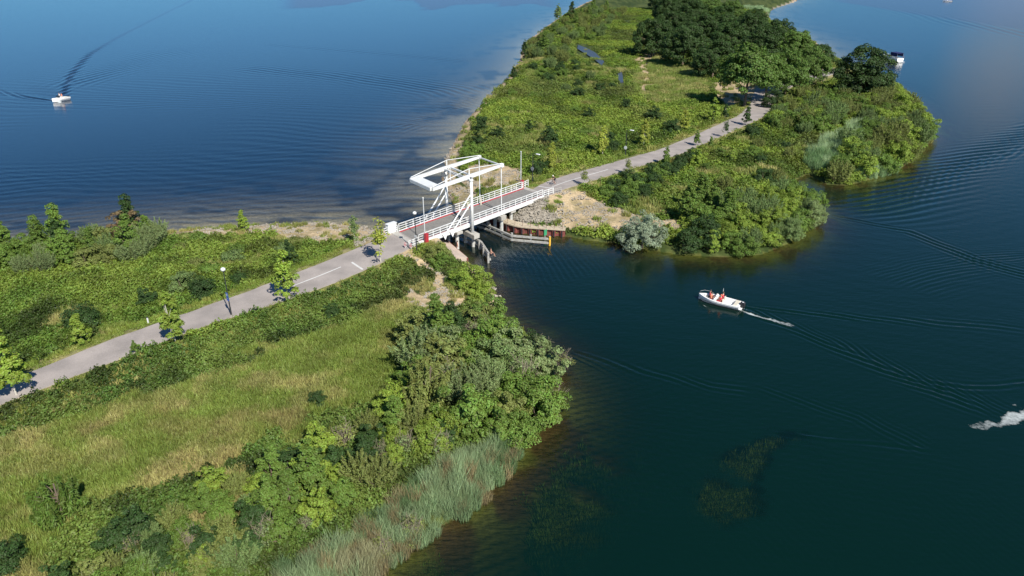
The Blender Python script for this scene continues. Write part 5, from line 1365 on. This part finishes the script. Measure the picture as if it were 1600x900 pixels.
# ------------------------------------------------------------ ground cover that nobody could count
TILES = bpy.data.collections
def tile_obj(name, me):
    o = bpy.data.objects.new(name, me); return o
def bramble_tile(seed):
    r = np.random.default_rng(seed); n = 150
    a = r.random(n)*6.283; q = np.sqrt(r.random(n)); x = np.cos(a)*q*.60; y = np.sin(a)*q*.60
    top = .62*(1-q**2*.85)*(1+.4*np.sin(x*7+seed)*np.cos(y*8+seed*2))
    z = top*(.55+.5*r.random(n))
    nr = np.stack([x*.6, y*.6, np.full(n, .75)], -1)+unit(n, r)*.65
    return leaf_mesh('bramble_clump', np.stack([x, y, z], -1), nr, .14, M['leaf_i'], 1.25, None, r)
def grass_tile(seed, h, n=90, wdt=.022, rad=.5, bend=.35, plume=0):
    r = np.random.default_rng(seed)
    a = r.random(n)*6.283; q = np.sqrt(r.random(n)); b_ = np.stack([np.cos(a)*q*rad, np.sin(a)*q*rad, np.zeros(n)], -1)
    d = unit(n, r)*bend; d[:, 2] = 0; hh = h*(.55+.6*r.random(n))
    m_ = b_+d*.35*hh[:, None]+np.array([0, 0, 1])*hh[:, None]*.55; t_ = b_+d*hh[:, None]+np.array([0, 0, 1])*hh[:, None]*(1-.25*bend)
    sa_ = r.random(n)*6.283; sd = np.stack([np.cos(sa_), np.sin(sa_), np.zeros(n)], -1)*wdt
    v = np.stack([b_-sd, b_+sd, m_+sd*.9, m_-sd*.9, t_+sd*.15, t_-sd*.15], 1).reshape(-1, 3)
    i = np.arange(n)[:, None]*6
    q1 = np.concatenate([i+np.array([[0, 1, 2, 3]]), i+np.array([[3, 2, 4, 5]])], 0)
    me = mesh_np('grass_tuft', v, q1, mat=M['leaf_i'])
    at_ = me.attributes.new('leafrnd', 'FLOAT', 'FACE'); rr = r.random(n); at_.data.foreach_set('value', np.concatenate([rr, rr]).astype(np.float32))
    return me
def scatter(name, pts, scl, tint, tiles, label, cat, tilt=.12):
    n = len(pts); r = np.random.default_rng(len(name)+n)
    me = bpy.data.meshes.new(name); me.vertices.add(n); me.vertices.foreach_set('co', np.asarray(pts, np.float32).ravel())
    rot = np.stack([(r.random(n)-.5)*tilt*2, (r.random(n)-.5)*tilt*2, r.random(n)*6.283], -1)
    a = me.attributes.new('rot', 'FLOAT_VECTOR', 'POINT'); a.data.foreach_set('vector', rot.astype(np.float32).ravel())
    a = me.attributes.new('scl', 'FLOAT_VECTOR', 'POINT'); a.data.foreach_set('vector', np.asarray(scl, np.float32).ravel())
    a = me.attributes.new('idx', 'INT', 'POINT'); a.data.foreach_set('value', r.integers(0, len(tiles), n).astype(np.int32))
    a = me.attributes.new('tint', 'FLOAT_VECTOR', 'POINT'); a.data.foreach_set('vector', np.asarray(tint, np.float32).ravel())
    o = link(name, me); tag(o, label, cat, None, 'stuff')
    c = bpy.data.collections.new(name+'_tiles')
    for t_ in tiles: c.objects.link(bpy.data.objects.new(t_.name, t_))
    g = bpy.data.node_groups.new(name+'_scatter', 'GeometryNodeTree')
    g.interface.new_socket('Geometry', in_out='INPUT', socket_type='NodeSocketGeometry'); g.interface.new_socket('Geometry', in_out='OUTPUT', socket_type='NodeSocketGeometry')
    gi = g.nodes.new('NodeGroupInput'); go = g.nodes.new('NodeGroupOutput')
    mp_ = g.nodes.new('GeometryNodeMeshToPoints')
    ci = g.nodes.new('GeometryNodeCollectionInfo'); ci.inputs['Collection'].default_value = c; ci.inputs['Separate Children'].default_value = True; ci.inputs['Reset Children'].default_value = True
    io = g.nodes.new('GeometryNodeInstanceOnPoints'); io.inputs['Pick Instance'].default_value = True
    def na(nm, dt):
        k = g.nodes.new('GeometryNodeInputNamedAttribute'); k.data_type = dt; k.inputs[0].default_value = nm; return k.outputs[0]
    g.links.new(gi.outputs[0], mp_.inputs[0]); g.links.new(mp_.outputs[0], io.inputs['Points']); g.links.new(ci.outputs[0], io.inputs['Instance'])
    g.links.new(na('idx', 'INT'), io.inputs['Instance Index']); g.links.new(na('rot', 'FLOAT_VECTOR'), io.inputs['Rotation']); g.links.new(na('scl', 'FLOAT_VECTOR'), io.inputs['Scale'])
    g.links.new(io.outputs[0], go.inputs[0])
    md_ = o.modifiers.new('scatter', 'NODES'); md_.node_group = g
    return o
def jgrid(x0, x1, y0, y1, sp, seed):
    r = np.random.default_rng(seed)
    X, Y = np.meshgrid(np.arange(x0, x1, sp), np.arange(y0, y1, sp)); X = X+(r.random(X.shape)-.5)*sp*.95; Y = Y+(r.random(X.shape)-.5)*sp*.95
    return X.ravel(), Y.ravel()
def land_pts(x0, x1, y0, y1, sp, seed, smin=.1):
    x, y = jgrid(x0, x1, y0, y1, sp, seed)
    u, v = Q(x, y, 1.6); k = (u > -220) & (u < 1820) & (v < 1060) & (v > -60)
    x, y = x[k], y[k]; s = sdist(x, y); k = s > smin; x, y, s = x[k], y[k], s[k]
    rd, rz = road_info(x, y); z = height(x, y, s, (rd, rz)); W_ = weights(x, y, z, s, rd)
    return x, y, z, s, rd, W_
def lerp(a, b, k): return np.array(a)[None]*(1-k[:, None])+np.array(b)[None]*k[:, None]
def SOUTH(x, y):
    return ((x-BO[0])*AX[1]-(y-BO[1])*AX[0] > 0) & (x < -5)
S_ZONES = [[(640, 520), (735, 482), (850, 545), (868, 640), (800, 700), (560, 900), (330, 990), (60, 990), (110, 850), (200, 790), (330, 735), (480, 660), (600, 630)]]
# near land (fine) and island (coarser)
for tag_, (x0, x1, y0, y1), sp_b, sc_b, sp_g, sc_g in (('near', (-95, 8, 26, 118), .66, 1.0, .50, 1.0), ('far', (-12, 190, 95, 520), 1.05, 1.5, 1.15, 1.7)):
    x, y, z, s, rd, W_ = land_pts(x0, x1, y0, y1, sp_b, 5)
    br = ~W_['meadow'] & ~W_['reed'] & ~W_['sand'] & ~W_['gravel'] & (rd > np.where(SOUTH(x, y), .35, np.where((x-BO[0])*AX[1]-(y-BO[1])*AX[0] < 0, 1.9, 1.0))+1.0*fbm(x, y, 3, 61)) & (s > np.where(((x-BO[0])*-.755+(y-BO[1])*.656 > 2) & (np.random.default_rng(6).random(len(x)) < .85), 2.0+2.5*fbm(x, y, 6, 63), .6))
    loc_s = (x-BO[0])*AX[0]+(y-BO[1])*AX[1]; loc_t = -(x-BO[0])*AX[1]+(y-BO[1])*AX[0]
    br &= ~((loc_s > -.5) & (loc_s < 28) & (np.abs(loc_t) < 4.2)) & ~((loc_s > 2.0) & (loc_s < 7) & (loc_t < 0) & (loc_t > -7.6))
    pu, pv = Q(x, y, z+.3); br &= ~(inside(pu, pv, [(896, 66), (918, 68), (948, 90), (950, 106), (925, 100), (898, 84)]) | inside(pu, pv, [(962, 108), (974, 108), (978, 136), (966, 138)]))
    gap = fbm(x, y, 7, 71, 3)
    br &= (gap > .33) | (SOUTH(x, y) & (rd < 6) & (y < 100))
    x, y, z, g = x[br], y[br], z[br], gap[br]
    f = y > 230; rr = np.random.default_rng(3).random(len(x)); k2 = ~f | (rr < .45); x, y, z, g, f = x[k2], y[k2], z[k2], g[k2], f[k2]
    n1_ = fbm(x, y, 12, 72); n2_ = fbm(x, y, 3.0, 73)
    u, v = Q(x, y, z)
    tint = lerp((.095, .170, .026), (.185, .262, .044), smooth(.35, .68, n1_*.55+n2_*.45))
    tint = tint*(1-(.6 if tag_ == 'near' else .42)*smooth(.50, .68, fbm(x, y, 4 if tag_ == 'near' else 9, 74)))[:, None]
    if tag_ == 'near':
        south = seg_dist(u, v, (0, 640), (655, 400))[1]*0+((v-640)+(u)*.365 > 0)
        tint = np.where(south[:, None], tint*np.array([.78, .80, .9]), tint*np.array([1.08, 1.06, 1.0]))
    else:
        tint = tint*np.array([1.28, 1.20, 1.05])
        old = smooth(.5, .65, fbm(x, y, 16, 75)); tint = tint*(1-old[:, None]*.4)+np.array([.11, .12, .04])*old[:, None]*.4
    hs_ = .45+.9*fbm(x, y, 3.2, 76)+.65*vnoise(x, y, 1.1, 78)
    sc = sc_b*(.85+.35*np.random.default_rng(4).random(len(x)))*np.where(f, 1.35, 1)
    hs_ = hs_ if tag_ == 'near' else .75+.45*(hs_-.75)
    scl = np.stack([sc, sc, sc*hs_*np.where(f, .7, 1)], -1)
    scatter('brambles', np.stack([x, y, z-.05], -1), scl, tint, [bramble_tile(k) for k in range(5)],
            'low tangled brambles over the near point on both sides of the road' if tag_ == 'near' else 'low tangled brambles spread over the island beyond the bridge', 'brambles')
    # grass: meadow, verges, gaps
    x, y, z, s, rd, W_ = land_pts(x0, x1, y0, y1 if tag_ == 'near' else 300, sp_g, 6)
    gap = fbm(x, y, 7, 71, 3); rr = np.random.default_rng(8).random(len(x))
    gm = (W_['meadow'] | ((rd < 3.2) & (rd > .10) & ~W_['gravel'] & (rr < .75)) | ((gap <= .36) & (rr < .7)) | (W_['sand'] & (rr < .10) & (fbm(x, y, 4, 79) > .5))) & ~(W_['sand'] & (rr > .14)) & (rd > .12+.3*rr)
    loc_s = (x-BO[0])*AX[0]+(y-BO[1])*AX[1]; loc_t = -(x-BO[0])*AX[1]+(y-BO[1])*AX[0]
    gm &= ~((loc_s > -.5) & (loc_s < 28) & (np.abs(loc_t) < 3.2)) & ~((loc_s > 2.6) & (loc_s < 7) & (loc_t < 0) & (loc_t > -7.6)) & ~W_['reed']
    x, y, z, rd = x[gm], y[gm], z[gm], rd[gm]; dryn = fbm(x, y, 6, 81)*.55+fbm(x, y, 1.7, 82)*.45
    tint = lerp((.190, .255, .050), (.38, .355, .130), smooth(.42, .69, dryn))
    red = smooth(.6, .72, fbm(x, y, 5, 83))[:, None]; tint = tint*(1-red*.3)+np.array([.30, .22, .10])*red*.3
    vg_ = ((rd < 3.2) & (rd > 0))[:, None]; tint = np.where(vg_, tint*np.array([.95, 1.0, .8]), tint)
    short = np.where(rd < 1.6, .32, 1.0)*(.6+.7*fbm(x, y, 3, 84))
    sc = sc_g*(.8+.5*np.random.default_rng(9).random(len(x)))
    scatter('meadow_grass', np.stack([x, y, z-.03], -1), np.stack([sc, sc, sc*short], -1), tint, [grass_tile(k, .52, 80, .022, .42) for k in range(4)],
            'tall half dry grass of the near meadow and road verges' if tag_ == 'near' else 'rough grass of the island clearings and far road verges', 'grass', .2)
    # reeds
    x, y, z, s, rd, W_ = land_pts(x0, x1, y0, y1, .52 if tag_ == 'near' else 1.1, 7, -.5)
    k = W_['reed']; rr = np.random.default_rng(10).random(len(x))
    if tag_ == 'near': k &= (fbm(x, y, 5, 85) > .22)
    x, y, z = x[k], y[k], z[k]; n_ = fbm(x, y, 4, 86)
    rb_ = (np.random.default_rng(12).random(len(x)) < .14)[:, None]; tint = lerp((.13, .22, .09), (.29, .38, .20), smooth(.35, .65, n_)); br_ = (1.0 if tag_ == 'near' else .0)*smooth(.62, .74, fbm(x, y, 2.2, 87))[:, None]; tint = tint*(1-br_*.7)+np.array([.34, .29, .17])*br_*.7
    tint = tint*(1.0 if tag_ == 'near' else 1.25)
    tint = np.where(rb_ & (tag_ == 'near'), np.array([.30, .25, .13])[None], tint)
    sc = (1.0 if tag_ == 'near' else 1.5)*(.6+.75*np.random.default_rng(11).random(len(x)))
    scatter('reeds', np.stack([x, y, np.maximum(z, -.1)-.05], -1), np.stack([sc, sc, sc*(.45+.7*n_+.5*vnoise(x, y, 1.0, 88))], -1), tint, [grass_tile(30+k_, 1.2, 150, .011, .40, .34) for k_ in range(4)],
            'blue green reeds along the water edge of the near point' if tag_ == 'near' else 'pale blue green reeds in the island hollows and far shore', 'reeds', .1)
# weed growing up through the water off the near point
r = np.random.default_rng(77); pts = []; sc = []; ti = []
for cu, cv, ru, rv, n in ((905, 775, 62, 55, 700), (870, 820, 60, 40, 260), (1180, 720, 120, 50, 520), (1130, 770, 60, 40, 220), (655, 880, 40, 20, 120)):
    for _ in range(n):
        u = cu+r.normal()*ru*.5; v = cv+r.normal()*rv*.5; p = P(u, v)
        if fbm(np.array([p[0]]), np.array([p[1]]), 3.2, 505)[0] > .56: continue
        pts.append((p[0], p[1], -1.75 if cu > 1000 else -1.45)); k = .8+.5*r.random(); sc.append((k, k, k*.85)); ti.append((.20, .30, .06))
scatter('water_weed', np.array(pts), np.array(sc), np.array(ti), [grass_tile(60+k, 1.15, 26, .035, .35, .3) for k in range(3)], 'pale green water weed showing faintly under the surface off the near point', 'water weed')
# stones of the ballast slope and the rubble patch
def stone_tile(seed, n=16, rad=.6):
    r = np.random.default_rng(seed); mb = MB()
    for _ in range(n):
        a = r.random()*6.28; q = r.random()**.5*rad; s_ = .05+.09*r.random()
        mb.box((math.cos(a)*q, math.sin(a)*q, s_*.3), (s_*1.6, s_*1.1, s_*.8), r.random()*3)
    o = mb.build('stones', STONE); me = o.data; bpy.data.objects.remove(o)
    bm = bmesh.new(); bm.from_mesh(me)
    for v_ in bm.verts: v_.co += Vector(r.normal(size=3))*.012
    bm.to_mesh(me); bm.free()
    return me
STONE, t, b = newmat('stone'); at_ = N(t, 'ShaderNodeAttribute', attribute_type='INSTANCER', attribute_name='tint'); t.links.new(at_.outputs['Color'], b.inputs['Base Color']); b.inputs['Roughness'].default_value = .9
x, y, z, s, rd, W_ = land_pts(-45, 60, 60, 150, .55, 12, .0)
k = ((W_['gravel'] | W_['sand']) & (np.random.default_rng(2).random(len(x)) < np.where(W_['gravel'], 1.0, .22))) & (rd > .3)
x, y, z = x[k], y[k], z[k]; n_ = fbm(x, y, 1.5, 95)
scatter('stones', np.stack([x, y, z], -1), np.stack([np.ones(len(x))]*3, -1)*(.6+.8*np.random.default_rng(1).random((len(x), 1))), lerp((.22, .20, .17), (.46, .41, .33), n_), [stone_tile(k_) for k_ in range(4)],
        'loose pale stones on the bank slope and sandy patches by the bridge', 'stones')
